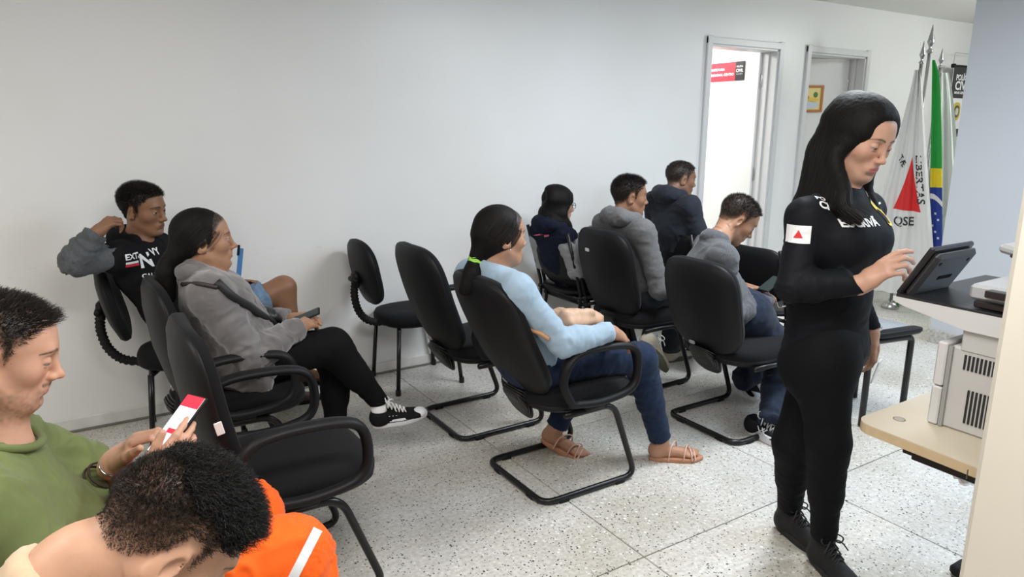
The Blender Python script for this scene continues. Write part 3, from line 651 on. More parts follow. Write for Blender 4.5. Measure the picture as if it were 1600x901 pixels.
# ------------------------------------------------------------------ people: implicit bodies turned into one surface
def unit(v): v = np.asarray(v, float); return v/(np.linalg.norm(v)+1e-12)
def hp(px, py, H):
    """point at a pixel of the photo at horizontal distance H ahead of the camera"""
    d = _r*((px-800)/F_PX) + _u*(-(py-450.5)/F_PX) + _fw; h = d.x*math.cos(YAW)+d.y*math.sin(YAW); t = H/h
    return np.array([d.x*t, d.y*t, CAM_H+d.z*t])
class S:
    def __init__(s): s.ops = []
    def cap(s, a, b, ra, rb=None, k=.02, lat=None, sc=1., op='u'):
        a, b = np.asarray(a, float), np.asarray(b, float); rb = ra if rb is None else rb; ba = b-a; L2 = max(ba.dot(ba), 1e-9)
        def fn(X, Y, Z):
            x, y, z = X-a[0], Y-a[1], Z-a[2]; bx, by, bz = ba
            if lat is not None:
                q = (x*lat[0]+y*lat[1]+z*lat[2])*(1/sc-1); x, y, z = x+q*lat[0], y+q*lat[1], z+q*lat[2]
                qb = ba.dot(lat)*(1/sc-1); bx, by, bz = ba+qb*np.asarray(lat)
            l2 = max(bx*bx+by*by+bz*bz, 1e-9)
            h = np.clip((x*bx+y*by+z*bz)/l2, 0, 1)
            return np.sqrt((x-bx*h)**2+(y-by*h)**2+(z-bz*h)**2)-(ra+(rb-ra)*h)
        m = max(ra, rb)*max(1, sc); s.ops.append((op, fn, np.minimum(a,b)-m, np.maximum(a,b)+m, k)); return s
    def ell(s, c, r, R=None, k=.02, op='u'):
        c, r = np.asarray(c, float), np.asarray(r, float); R = np.eye(3) if R is None else np.asarray(R)
        def fn(X, Y, Z):
            x, y, z = X-c[0], Y-c[1], Z-c[2]
            p = [x*R[0,i]+y*R[1,i]+z*R[2,i] for i in range(3)]
            k0 = np.sqrt((p[0]/r[0])**2+(p[1]/r[1])**2+(p[2]/r[2])**2); k1 = np.sqrt((p[0]/r[0]**2)**2+(p[1]/r[1]**2)**2+(p[2]/r[2]**2)**2)
            return k0*(k0-1)/(k1+1e-9)
        m = np.sqrt(((R*r)**2).sum(1)); s.ops.append((op, fn, c-m, c+m, k)); return s
    def cut(s, p, n, k=.004, lo=None, hi=None):
        """removes what lies on the side n of point p (inside the box lo-hi if given)"""
        p, n = np.asarray(p, float), unit(n)
        fn = lambda X, Y, Z: -((X-p[0])*n[0]+(Y-p[1])*n[1]+(Z-p[2])*n[2])
        s.ops.append(('s', fn, np.full(3,-99.) if lo is None else np.asarray(lo,float), np.full(3,99.) if hi is None else np.asarray(hi,float), k)); return s
    def cutend(s, p, n, r=.065, L=.10, k=.003):
        """trims a sleeve or trouser leg: removes a short rod that starts flat at p and runs along n"""
        p, n = np.asarray(p, float), unit(n)
        def fn(X, Y, Z):
            x, y, z = X-p[0], Y-p[1], Z-p[2]; t = x*n[0]+y*n[1]+z*n[2]; h = np.clip(t, 0, L)
            return np.maximum(np.sqrt((x-n[0]*h)**2+(y-n[1]*h)**2+(z-n[2]*h)**2)-r, -t)
        q = p+n*L; s.ops.append(('s', fn, np.minimum(p,q)-r, np.maximum(p,q)+r, k)); return s
    def custom(s, fn, c, m, k=.004, op='u'):
        c = np.asarray(c, float); s.ops.append((op, fn, c-m, c+m, k)); return s
    def bounds(s):
        u = [o for o in s.ops if o[0] == 'u']; return np.min([o[2] for o in u],0), np.max([o[3] for o in u],0)
    def field(s, lo, hi, res):
        n = np.ceil((hi-lo)/res).astype(int)+1; ax = [(lo[i]+res*np.arange(n[i])).astype(np.float32) for i in range(3)]
        Fd = np.full(n, .2, np.float32)
        for op, fn, a, b, k in s.ops:
            mg = k+2.5*res; i0 = [int(np.clip(np.floor((a[i]-mg-lo[i])/res), 0, n[i])) for i in range(3)]; i1 = [int(np.clip(np.ceil((b[i]+mg-lo[i])/res)+1, 0, n[i])) for i in range(3)]
            if any(i1[i]-i0[i] < 1 for i in range(3)): continue
            sl = tuple(slice(i0[i], i1[i]) for i in range(3))
            X, Y, Z = ax[0][sl[0]][:,None,None], ax[1][sl[1]][None,:,None], ax[2][sl[2]][None,None,:]
            d = fn(X, Y, Z).astype(np.float32); f = Fd[sl]
            if d.shape != f.shape: d = np.broadcast_to(d, f.shape)
            if op == 'u': h = np.maximum(k-np.abs(f-d), 0)/k; Fd[sl] = np.minimum(f, d)-h*h*k*.25
            else:
                d = -d; h = np.maximum(k-np.abs(f-d), 0)/k; Fd[sl] = np.maximum(f, d)+h*h*k*.25
        return Fd
    def mesh(s, res, lo=None, hi=None, smooth=1):
        a, b = s.bounds(); lo = a-3*res if lo is None else np.maximum(a-3*res, lo); hi = b+3*res if hi is None else np.minimum(b+3*res, hi)
        V, Q = surface_nets(s.field(np.asarray(lo,float), np.asarray(hi,float), res), np.asarray(lo,float), res)
        for _ in range(smooth): V = relax(V, Q)
        return V, Q
def surface_nets(Fd, lo, res):
    ins = Fd < 0; c = np.zeros(np.array(Fd.shape)-1, np.int8)
    for i in (0,1):
        for j in (0,1):
            for k in (0,1): c += ins[i:Fd.shape[0]-1+i, j:Fd.shape[1]-1+j, k:Fd.shape[2]-1+k]
    I = np.argwhere((c > 0) & (c < 8)); idx = np.full(c.shape, -1, np.int32); idx[tuple(I.T)] = np.arange(len(I))
    co = np.array([(i,j,k) for i in (0,1) for j in (0,1) for k in (0,1)])
    v = np.stack([Fd[I[:,0]+o[0], I[:,1]+o[1], I[:,2]+o[2]] for o in co], 1)
    P = np.zeros((len(I),3)); n = np.zeros(len(I))
    for a in range(8):
        for b in range(a+1, 8):
            if np.abs(co[a]-co[b]).sum() != 1: continue
            m = (v[:,a] < 0) != (v[:,b] < 0); t = np.where(m, v[:,a]/(v[:,a]-v[:,b]+1e-20), 0)
            P += m[:,None]*(co[a]+t[:,None]*(co[b]-co[a])); n += m
    V = lo+(I+P/np.maximum(n,1)[:,None])*res; Q = []
    for ax in range(3):
        u, w = (ax+1)%3, (ax+2)%3; s0 = [slice(None)]*3; s1 = [slice(None)]*3
        s0[ax] = slice(0,-1); s1[ax] = slice(1,None); A = ins[tuple(s0)]; B = ins[tuple(s1)]
        E = np.argwhere(A != B); E = E[(E[:,u] > 0) & (E[:,w] > 0) & (E[:,u] < c.shape[u]) & (E[:,w] < c.shape[w])]
        def g(du, dw): e = E.copy(); e[:,u] -= du; e[:,w] -= dw; return idx[tuple(e.T)]
        q = np.stack([g(1,1), g(0,1), g(0,0), g(1,0)], 1); fl = ~A[tuple(E.T)]
        q[fl] = q[fl][:,::-1]; Q.append(q)
    Q = np.concatenate(Q); return V, Q[(Q >= 0).all(1)]
def relax(V, Q, lam=.5):
    acc = np.zeros_like(V); n = np.zeros(len(V))
    for i in range(4):
        a, b = Q[:,i], Q[:,(i+1)%4]
        for d in range(3): acc[:,d] += np.bincount(a, V[b,d], len(V))+np.bincount(b, V[a,d], len(V))
        n += np.bincount(a, minlength=len(V))+np.bincount(b, minlength=len(V))
    return V+lam*(acc/np.maximum(n,1)[:,None]-V)
def normals(V, Q):
    d = np.cross(V[Q[:,2]]-V[Q[:,0]], V[Q[:,3]]-V[Q[:,1]]); N = np.zeros_like(V)
    for i in range(4):
        for k in range(3): N[:,k] += np.bincount(Q[:,i], d[:,k], len(V))
    return N/(np.linalg.norm(N, axis=1)[:,None]+1e-12)
_TAB = np.random.default_rng(11).uniform(-1, 1, 8192)
def vnoise(P):
    P = np.asarray(P, float); I = np.floor(P).astype(np.int64); f = P-I; f = f*f*(3-2*f); out = np.zeros(len(P))
    for i in (0,1):
        for j in (0,1):
            for k in (0,1):
                h = ((I[:,0]+i)*73856093 ^ (I[:,1]+j)*19349663 ^ (I[:,2]+k)*83492791) & 8191
                out += _TAB[h]*np.where(i, f[:,0], 1-f[:,0])*np.where(j, f[:,1], 1-f[:,1])*np.where(k, f[:,2], 1-f[:,2])
    return out
def folds(V, Q, bones, amp=.005, freq=38., soft=.004):
    """cloth relief: creases across the bones they lie on. bones = [(a, b, strength at a, strength at b)]"""
    N = normals(V, Q); best = np.full(len(V), 9.); T = np.zeros(len(V)); st = np.zeros(len(V)); al = np.zeros(len(V)); ax = np.zeros_like(V)
    for a, b, sa, sb in bones:
        a, b = np.asarray(a,float), np.asarray(b,float); ba = b-a; L = np.linalg.norm(ba); t = np.clip((V-a)@ba/L**2, 0, 1)
        d = np.linalg.norm(V-a-t[:,None]*ba, axis=1); m = d < best; best[m] = d[m]; st[m] = (sa+(sb-sa)*t)[m]; al[m] = ((V-a)@ba/L)[m]; ax[m] = ba/L
    rad = V-ax*(V*ax).sum(1)[:,None]
    q = rad*11+ax*(al*freq)[:,None]+vnoise(V*14)[:,None]*.9
    n = vnoise(q+7); r = 1-2*np.abs(n); r2 = 1-2*np.abs(vnoise(q*1.9+31))
    return V+N*((amp*st*(.75*r+.35*r2)+soft*vnoise(V*9+3)))[:,None]
def rotm(ang, tilt=0., roll=0.):
    """frame (forward, left, up) facing ang degrees from +X, tilted down by tilt, rolled to the right shoulder by roll"""
    a, t, r = map(math.radians, (ang, tilt, roll))
    f = np.array([math.cos(a)*math.cos(t), math.sin(a)*math.cos(t), -math.sin(t)]); l = np.array([-math.sin(a), math.cos(a), 0]); u = np.cross(f, l)
    l2 = l*math.cos(r)+u*math.sin(r); u2 = u*math.cos(r)-l*math.sin(r); return np.array([f,l2,u2]).T
class Head:
    def __init__(h, c, ang, tilt=0., roll=0., s=1., lids=(.0030,-.0052), jaw=1., nose=1., chin=1., cheek=1., lip=1., gaze=(0,0), width=1., brow=1.):
        h.brow = brow
        h.c, h.M, h.s = np.asarray(c,float), rotm(ang,tilt,roll), s; h.lids, h.jaw, h.nose, h.chin, h.cheek, h.lip, h.gaze, h.wd = lids, jaw, nose, chin, cheek, lip, gaze, width
    def w(h, p): return h.c+h.M@(np.asarray(p,float)*h.s*np.array([1,h.wd,1]))
    def loc(h, V): return ((V-h.c)@h.M)/h.s/np.array([1,h.wd,1])
    def build(h, S_, neck, neck_r=.050):
        s = h.s; M = h.M
        def E(p, r, k=.02, op='u', R=None): S_.ell(h.w(p), np.array(r)*s*np.array([1,h.wd,1]), M if R is None else M@R, k*s, op)
        def C(a, b, ra, rb=None, k=.012, op='u'): S_.cap(h.w(a), h.w(b), ra*s, (ra if rb is None else rb)*s, k*s, op=op)
        E((-.018,0,.032),(.094,.0745,.082)); E((.028,0,.035),(.058,.063,.062),.03); E((.03,0,-.035),(.054,.058,.07),.03)
        E((.028,0,-.078),(.05,.046*h.jaw,.034),.03); E((.070,0,-.100),(.017*h.chin,.021,.014),.03)
        for y in (-1,1):
            C((-.002,y*.053*h.jaw,-.055),(.055,y*.026*h.jaw,-.098),.017,.014,.03); E((.052,y*.041,-.022),(.022*h.cheek,.020,.020),.03)
        C((.079-.004*(1-h.brow),-.030,.023),(.079-.004*(1-h.brow),.030,.023),.0095*h.brow,k=.022)
        for y in (-1,1):                                                 # eye hollows
            E((.098,y*.0315,.001),(.019,.020,.0125),.014,'s')
        C((.086,0,.014),(.1015,0,-.028),.0062*h.nose,.0085*h.nose,.014); E((.1045,0,-.034),(.0125*h.nose,.0095,.0088),.010)
        for y in (-1,1): E((.094,y*.0115*h.nose,-.0375),(.0105,.0068,.0070),.007)
        for y in (-1,1): E((.0985,y*.0058,-.0445),(.0048,.0028,.0035),.003,'s')
        C((.0885,-.004,-.048),(.0885,.004,-.048),.0045,k=.014)
        E((.079,0,-.066),(.014,.026,.014),.018)
        E((.0870,0,-.0605),(.0070*h.lip,.0195,.0046),.005); E((.0855,0,-.0722),(.0075*h.lip,.0170,.0055),.005)
        C((.0960,-.0,-.0662),(.085,.0225,-.0672),.0012,.0009,.0035,'s'); C((.0960,.0,-.0662),(.085,-.0225,-.0672),.0012,.0009,.0035,'s')
        E((.090,0,-.084),(.008,.018,.0045),.010,'s')
        for y in (-1,1):                                                 # eyelids over the eyeball
            c = h.w((.0755,y*.0315,.0005)); up = M[:,2]; fw = M[:,0]
            def lid(z0, sg, rr):
                def fn(X, Y, Z, c=c):
                    x, yy, z = X-c[0], Y-c[1], Z-c[2]; d = np.sqrt(x*x+yy*yy+z*z)-rr*s
                    return np.maximum(d, sg*(z0*s-(x*up[0]+yy*up[1]+z*up[2])))
                return fn
            S_.custom(lid(h.lids[0],1,.0138), c, .016*s, .0035*s); S_.custom(lid(h.lids[1],-1,.0136), c, .016*s, .0035*s)
            # ear
            a = .30; R = np.array([[math.cos(a),0,math.sin(a)],[0,1,0],[-math.sin(a),0,math.cos(a)]]) @ np.array([[math.cos(.42*y),-math.sin(.42*y),0],[math.sin(.42*y),math.cos(.42*y),0],[0,0,1]])
            E((-.014,y*.0755,-.012),(.0185,.0062,.0315),.010,R=R); E((-.007,y*.0815,-.010),(.0105,.0052,.0185),.004,'s',R=R)
            E((-.004,y*.0735,-.030),(.009,.005,.011),.006,R=R); E((.003,y*.0735,-.013),(.0045,.0045,.007),.004)
        neck = np.asarray(neck,float); S_.cap(h.w((-.028,0,-.045)), neck, neck_r*s, neck_r*1.06*s, .03)
    def eyes(h, iris=(.05,.025,.012)):
        V, F, Cc = [], [], []; n = 0; nu, nv = 28, 20
        for y in (-1,1):
            c = h.w((.0755,y*.0315,.0005)); r = .0121*h.s; gy, gp = math.radians(h.gaze[0]), math.radians(h.gaze[1])
            g = h.M@np.array([math.cos(gy)*math.cos(gp), math.sin(gy)*math.cos(gp), math.sin(gp)]); u = unit(np.cross(g, h.M[:,2])); w = np.cross(u, g)
            for j in range(nv+1):
                th = math.pi*j/nv
                for i in range(nu):
                    a = 2*math.pi*i/nu; V.append(c+r*(math.cos(th)*g+math.sin(th)*(math.cos(a)*u+math.sin(a)*w)))
                    Cc.append((.008,.006,.005) if th < .20 else iris if th < .52 else (.36,.32,.29))
            for j in range(nv):
                for i in range(nu): F.append((n+j*nu+i, n+j*nu+(i+1)%nu, n+(j+1)*nu+(i+1)%nu, n+(j+1)*nu+i))
            n += nu*(nv+1)
        return np.array(V), np.array(F)[:, ::-1], np.array(Cc)
    def hairline(h, L):
        """signed height of head-local points above the hairline (metres)"""
        g = np.interp(L[:,0], [-.14,-.09,-.055,-.030,-.018,.004,.016,.024,.040,.060,.075,.10], [-.060,-.058,-.045,-.012,.020,.022,-.020,.022,.040,.066,.072,.078])
        return L[:,2]-g
    def colour(h, V, skin, lip=None, brow=(.03,.02,.015), beard=0., hair=None, fade=0., flush=.0, brow_w=1., stache=0., ears=True, hl=0.):
        """skin colours of the head: lips, brows, stubble and cropped hair"""
        L = h.loc(V); C = np.tile(np.asarray(skin,float), (len(V),1)); nz = vnoise(V*160); n2 = vnoise(V*40)
        C *= (1+.05*n2+.03*nz)[:,None]
        def mix(c, w): nonlocal C; w = np.clip(w,0,1)[:,None]; C = C*(1-w)+np.asarray(c,float)*w
        near = (np.linalg.norm(L, axis=1) < .16)
        lip = np.asarray(skin)*np.array([.80,.52,.50]) if lip is None else lip
        e = ((L[:,1])/.0215)**2+((L[:,2]+.0665)/(.0115-.004*np.abs(L[:,1])/.02))**2
        mix(lip, near*(L[:,0] > .075)*np.clip((1.12-e)/.25,0,1)*.9)
        mix(np.asarray(skin)*np.array([1.0,.72,.66]), near*flush*np.exp(-(((L[:,0]-.075)/.03)**2+((np.abs(L[:,1])-.035)/.018)**2+((L[:,2]+.028)/.018)**2)))
        mix(np.asarray(skin)*np.array([1.0,.70,.62]), near*flush*.8*np.exp(-((L[:,0]-.112)/.012)**2-(L[:,1]/.014)**2-((L[:,2]+.035)/.012)**2))
        ay = np.abs(L[:,1]); zb = .0225+.004*np.sin((ay-.012)/.036*math.pi)-.25*np.clip(ay-.042,0,1)
        mix(brow, near*(L[:,0] > .05)*np.clip(1.25-np.abs(L[:,2]-zb)/(.0042*brow_w*(1-.5*np.clip((ay-.03)/.022,0,1))),0,1)*(ay > .010)*(ay < .052)*(.85+.25*nz))
        mix((.02,.012,.01), near*(L[:,0] > .06)*np.clip(1.2-np.abs(np.hypot(L[:,1]*0+(ay-.0315)*.55, (L[:,2]-h.lids[0]+.0005)*1.9))/.0062,0,1)*(np.abs(ay-.0315) < .0135)*.92)
        if beard:
            w = np.clip((-.035-L[:,2]+.25*np.clip(.02-L[:,0],-.02,.05))/.03,0,1)*np.clip((L[:,0]+.012)/.02,0,1)*near*(1-np.clip((1.25-e)/.2,0,1)*(L[:,0] > .07))*np.clip((.15-np.abs(L[:,2]))/.03,0,1)*np.clip(1-((L[:,2]+.105)<0)*.0,0,1)
            w *= 1-np.clip((.052-np.hypot((L[:,0]-.075)*1., 0*L[:,1]))/.05,0,1)*0
            mix(np.asarray(hair if hair is not None else brow)*1.0, w*beard*(.65+.6*nz+.3*n2))
        if stache: mix(brow, near*(L[:,0] > .08)*stache*np.clip(1.3-np.abs(L[:,2]+.0525-.12*np.clip(ay-.008,0,1)*-1)/.0045,0,1)*(ay < .026)*(.8+.3*nz))
        if hair is not None:
            hh = h.hairline(L)-hl; far = (np.abs(L[:,1]) < .079+0*L[:,0]) | (L[:,2] > .03)
            w = np.clip(hh/(.010+.0*fade)+.3, 0, 1)*near*far*(L[:,2] > -.10)
            dens = np.clip((hh+.008)/(.02+fade), .25 if fade else .8, 1)
            mix(hair, w*dens*(.92+.14*nz))
        return C
def scalp(h, V, Q, n, hl=0., seed=1, zmin=-1, region=None):
    """random roots on the haired part of a head mesh"""
    rg = np.random.default_rng(seed); L = h.loc(V); N = normals(V, Q)
    ok = (h.hairline(L) > hl) & (np.linalg.norm(L,axis=1) < .16) & ((np.abs(L[:,1]) < .077) | (L[:,2] > .03)) & (L[:,2] > zmin)
    if region is not None: ok &= region(L)
    I = np.nonzero(ok)[0]; I = rg.choice(I, n); J = V[I]+rg.normal(0,.0015,(n,3))*h.s
    return J, N[I], h.loc(J)
def strands(P0, paths, r, col, rg, taper=.25):
    """P0 unused roots; paths (n, m, 3): thin three-sided hairs"""
    n, m, _ = paths.shape; T = np.gradient(paths, axis=1); T /= np.linalg.norm(T,axis=2)[...,None]+1e-9
    ref = rg.normal(size=(n,1,3)); A = np.cross(T, ref); A /= np.linalg.norm(A,axis=2)[...,None]+1e-9; B = np.cross(T, A)
    rr = np.broadcast_to(np.asarray(r, float).reshape(-1,1), (n,m))*np.linspace(1,taper,m)[None,:]
    V = np.stack([paths+rr[...,None]*(math.cos(a)*A+math.sin(a)*B) for a in (0,2.094,4.189)], 2).reshape(-1,3)
    base = (np.arange(n)[:,None]*m+np.arange(m-1)[None,:])*3; Q = []
    for k in range(3):
        l = (k+1)%3; Q.append(np.stack([base+k, base+l, base+3+l, base+3+k], 2).reshape(-1,4))
    C = np.repeat(np.asarray(col).reshape(n,1,3), m*3, 1).reshape(-1,3) if np.ndim(col) == 2 else np.tile(col, (n*m*3,1))
    return V, np.concatenate(Q), C
def hand(S_, wr, f, back, side, curl=(.35,.35,.25), spread=.0, thumb=(.6,.7,-.25,.3), s=1., fing=None, index=None):
    """wr wrist, f towards knuckles, back = normal of the back of the hand, side 'L'/'R'. curl per joint; fing = list of 4 curls; thumb = (along f, sideways, towards palm, bend)"""
    f = unit(f); n = np.asarray(back,float); n = unit(n-f*f.dot(n)); t = np.cross(n, f) if side == 'R' else np.cross(f, n); wr = np.asarray(wr,float)
    P = lambda a, b, c: wr+s*(f*a+t*b+n*c)
    S_.cap(P(-.02,0,0), P(.02,.0,0), .024*s, .026*s, .02, lat=t, sc=1.18)
    S_.cap(P(.02,.006,0), P(.075,.012,.001), .0145*s, .0125*s, .016); S_.cap(P(.02,-.004,0), P(.076,-.004,.003), .0150*s, .0125*s, .016); S_.cap(P(.02,-.010,0), P(.070,-.022,.001), .0145*s, .0115*s, .016)
    S_.cap(P(.025,.016,-.004), P(.07,.026,0), .0130*s, .0115*s, .016)
    base = [(.086,.029,0),(.090,.0095,.002),(.086,-.0095,.001),(.077,-.027,-.002)]; Ln = [(.041,.025,.021),(.045,.029,.022),(.041,.027,.021),(.032,.020,.018)]; rad = [.0088,.0090,.0085,.0076]
    tips = []
    for i in range(4):
        c = curl if fing is None else fing[i]; p = P(*base[i]); a = 0; sp = (1.5-i)*spread
        for j in range(3):
            a += c[j]; d = unit((f*math.cos(sp)+t*math.sin(sp))*math.cos(a)-n*math.sin(a)); q = p+d*Ln[i][j]*s
            S_.cap(p, q, rad[i]*s*(1-.08*j), rad[i]*s*(1-.08*(j+1)), .0045*s if j else .008*s); p = q
        tips.append(p)
    p = P(.022,.024,-.006); d = unit(f*thumb[0]+t*thumb[1]+n*thumb[2]); q = p+d*.045*s; S_.cap(p, q, .0150*s, .0115*s, .014*s)
    d2 = unit(d+f*thumb[3]-n*.15*0); q2 = q+d2*.032*s; S_.cap(q, q2, .0108*s, .0098*s, .005*s); d3 = unit(d2+f*thumb[3]*.6); q3 = q2+d3*.026*s; S_.cap(q2, q3, .0098*s, .0080*s, .004*s); tips.append(q3)
    return tips
def torso(S_, pel, waist, chest, neck, lat, g=0., w=(1.,1.,1.), sh=None, k=.06):
    """trunk from pelvis to neck; g = clothing thickness, w = girth factors (pelvis, waist, chest)"""
    lat = unit(lat); pel, waist, chest, neck = [np.asarray(v,float) for v in (pel,waist,chest,neck)]
    S_.cap(pel, waist, .118*w[0]+g, .106*w[1]+g, k, lat, 1.36); S_.cap(waist, chest, .106*w[1]+g, .108*w[2]+g, k, lat, 1.42)
    S_.cap(chest, chest*.45+neck*.55, .100*w[2]+g, .075*w[2]+g, k, lat, 1.45)
    if sh is not None:
        for q in sh:
            q = np.asarray(q,float); S_.cap(q, chest*.15+neck*.85, .043*w[2]+g, .046+g, .045); S_.cap(q, chest, .048*w[2]+g, .075*w[2]+g, .05)
    S_.cap(neck, neck+.2*(neck-chest), .054+g, .05+g, .03)
def arm(S_, sh, el, wr, g=0., w=1., k=.035, r=(.046,.039,.037,.027)):
    sh, el, wr = [np.asarray(v,float) for v in (sh,el,wr)]
    S_.cap(sh, el, r[0]*w+g, r[1]*w+g, k); m = el*.70+wr*.30
    S_.cap(el, m, r[2]*w+g, r[1]*w*1.02+g, .02); S_.cap(m, wr, r[1]*w+g, r[3]*w+g, .02)
def leg(S_, hip, kn, an, g=0., w=1., k=.05, r=(.088,.058,.054,.036)):
    hip, kn, an = [np.asarray(v,float) for v in (hip,kn,an)]
    S_.cap(hip, kn, r[0]*w+g, r[1]*w+g, k); m = kn*.68+an*.32
    S_.cap(kn, an, r[2]*w*1.02+g, r[3]*w+g, .05); ax_ = unit(an-kn); bk_ = unit(hip-kn); bk_ = bk_-ax_*ax_.dot(bk_); bk_ = bk_/(np.linalg.norm(bk_)+.35); S_.cap(kn*.82+an*.18+bk_*.012, kn*.5+an*.5+bk_*.008, r[2]*w*.86+g, r[2]*w*.74+g, .05)
def shoe_frame(heel, toe, up=(0,0,1)):
    x = unit(np.asarray(toe,float)-heel); z = np.asarray(up,float); z = unit(z-x*x.dot(z)); y = np.cross(z, x); return np.array([x,y,z]).T
def shoe(root, base, heel, toe, up, upper, sole, laces=None, high=False, L=.27, name='shoe', sock=None, trim=None, rim=None, chunky=1.):
    """shoe with its sole, laces and details; heel = point under the heel, toe = direction point"""
    R = shoe_frame(heel, toe, up); o = np.asarray(heel,float); k = L/.27
    W_ = lambda p: o+R@(np.asarray(p,float)*k)
    s = S(); zt = .15 if high else .085
    s.cap(W_((.045,0,.05)), W_((.05,0,zt)), .037*k, (.049 if high else .036)*k, .03, R[:,1], .95); s.cap(W_((.045,0,.048)), W_((.15,0,.036)), .040*k, .031*k, .03); s.ell(W_((.185,0,.030)), np.array([.072,.044,.030])*k, R, .03); s.ell(W_((.035,0,.045)), np.array([.040,.034,.042])*k, R, .02)
    s.cap(W_((.075,0,.085)), W_((.14,0,.058)), .022*k, .020*k, .02)
    s.cut(W_((0,0,.012)), -R[:,2], .003); s.cut(W_((.05,0,zt)), R@np.array([.25,0,1]), .004)
    if not high: s.ell(W_((.048,0,zt+.004)), np.array([.038,.026,.02])*k, R, .006, 's')
    V, Q = s.mesh(.0045); u = link(name, make_mesh(name, V-base, Q, upper), root)
    ol = []
    for a in np.linspace(0, 2*math.pi, 40, endpoint=False):
        x = math.cos(a); y = math.sin(a); xx = .13+.13*x; hw = np.interp(xx, [0,.03,.09,.16,.20,.26], [.030,.036,.036,.045,.046,.030]); ol.append((xx, math.copysign(abs(y)**.8, y)*hw))
    h0 = .024*chunky
    mb = MB(); mb.add(*pad(np.array(ol), [(.94,0),(1,.004),(1.02,h0*.6),(1.0,h0),(.96,h0+.002)], lambda a, b, d: W_((a,b,d))-base)); mb.build('sole', sole, u)
    if rim is not None:
        mb = MB(); P = [W_((a*1.0-.000+(.0),b*1.03,h0*.72))-base for a, b in ol]; mb.tube(P, .0016, 5, True); mb.build('sole_stripe', rim, u)
    if laces is not None:
        mb = MB()
        for i in range(5):
            x = .085+.016*i; z = .112-.0105*i if not high else .118-.012*i; w = .024
            P = [W_((x,-w,z-.016))-base, W_((x+.004,-w*.5,z-.001))-base, W_((x+.008,0,z+.003))-base, W_((x+.012,w*.5,z-.004))-base, W_((x+.016,w,z-.020))-base]
            mb.tube(smooth_path(P,3), .0032*k, 5); P = [W_((x+.016,-w,z-.020))-base, W_((x+.008,0,z+.004))-base, W_((x,w,z-.014))-base]; mb.tube(smooth_path(P,3), .0032*k, 5)
        z = .118 if not high else .135
        for sg in (-1,1):
            mb.tube(smooth_path([W_((.085,0,z))-base, W_((.08,sg*.02,z+.012))-base, W_((.095,sg*.045,z+.0))-base, W_((.10,sg*.03,z-.015))-base, W_((.088,0,z))-base],4), .0028*k, 5)
            mb.tube(smooth_path([W_((.088,0,z))-base, W_((.11,sg*.025,z-.004))-base, W_((.12,sg*.05,z-.035))-base],4), .0028*k, 5)
        mb.build('laces', laces, u)
    return u, W_
def skin_mat(): return mat('skin', (.5,.3,.2), .48, vcol=True, spec=.35, bump=(900,.12,.0006), sss=.06)
def hair_mat(): return mat('hair', (.02,.015,.012), .4, vcol=True, spec=.3)
def cloth_mat(name, col, rough=.85, bump=(900,.25,.0008), var=(60,.06), sheen=.2): return mat('cloth_'+name, col, rough, bump=bump, var=var, sheen=sheen*.4 if max(col) > .03 else 0., spec=.2 if max(col) > .03 else .1)
class Person:
    def __init__(p, label, base):
        p.label = label; p.base = np.array([base[0],base[1],0.]); p.body = S(); p.regions = []; p.extraV = []; p.root = None
    def finish_body(p, res, colour, heads=(), fine=(), eyes=True, iris=(.05,.025,.012)):
        """fine = [(lo, hi, res)] boxes meshed finely; the rest coarse; all one mesh"""
        Vs, Qs, Cs = [], [], []; n = 0
        boxes = [(np.asarray(a,float), np.asarray(b,float), r) for a, b, r in fine]
        V, Q = p.body.mesh(res)
        if boxes:
            ctr = V[Q].mean(1); keep = np.ones(len(Q), bool)
            for a, b, r in boxes: keep &= ~((ctr > a+res*.5) & (ctr < b-res*.5)).all(1)
            Q = Q[keep]
        parts = [(V,Q)]+[p.body.mesh(r, a, b) for a, b, r in boxes]
        p.parts = parts
        for V, Q in parts:
            if len(Q) == 0: continue
            Vs.append(V); Qs.append(Q+n); Cs.append(colour(V)); n += len(V)
        if eyes:
            for h in heads:
                V, Q, C = h.eyes(iris); Vs.append(V); Qs.append(Q+n); Cs.append(C); n += len(V)
        me = make_mesh('person', np.concatenate(Vs)-p.base, np.concatenate(Qs), skin_mat(), True, np.concatenate(Cs))
        p.root = link('person', me, None, p.base); tag(p.root, p.label, 'person', 'people in the waiting room'); return p.root
    def add(p, name, V, Q, m, col=None, parent=None, smooth=True):
        return link(name, make_mesh(name, np.asarray(V)-p.base, Q, m, smooth, col), parent or p.root)
    def mb(p, name, mb, m, parent=None, smooth=True):
        mb.V = [v-p.base for v in mb.V]; return mb.build(name, m, parent or p.root, smooth)
    def garment(p, name, s, m, res=.0075, bones=None, amp=.005, freq=38., soft=.003, parent=None, smooth=1, post=None):
        V, Q = s.mesh(res, smooth=smooth)
        if bones: V = folds(V, Q, bones, amp, freq, soft)
        if post: V = post(V, Q)
        o = p.add(name, V, Q, m, None, parent); o['_'] = 0; del o['_']; p.lastVQ = (V, Q); return o
def bvh(V, Q):
    from mathutils.bvhtree import BVHTree
    return BVHTree.FromPolygons([tuple(v) for v in V], [tuple(int(i) for i in q) for q in Q])
def decal(p, name, VQ, o, ex, ey, shape, m, parent, off=.0016, dist=.25):
    """flat print (V2 (u, v), F) laid on a garment: o origin in front of it, ex/ey directions; projected along -ex x ey"""
    V2, F = shape; ex, ey = unit(ex), unit(ey); nn = unit(np.cross(ex, ey)); tr = bvh(*VQ) if not hasattr(VQ, 'ray_cast') else VQ; out = []
    for v in V2:
        q = np.asarray(o)+ex*v[0]+ey*v[1]; hit = tr.ray_cast(Vector(q+nn*.08), Vector(-nn), dist)
        out.append(np.array(hit[0])+nn*off if hit[0] is not None else q)
    return p.add(name, np.array(out), F, m, None, parent, False)
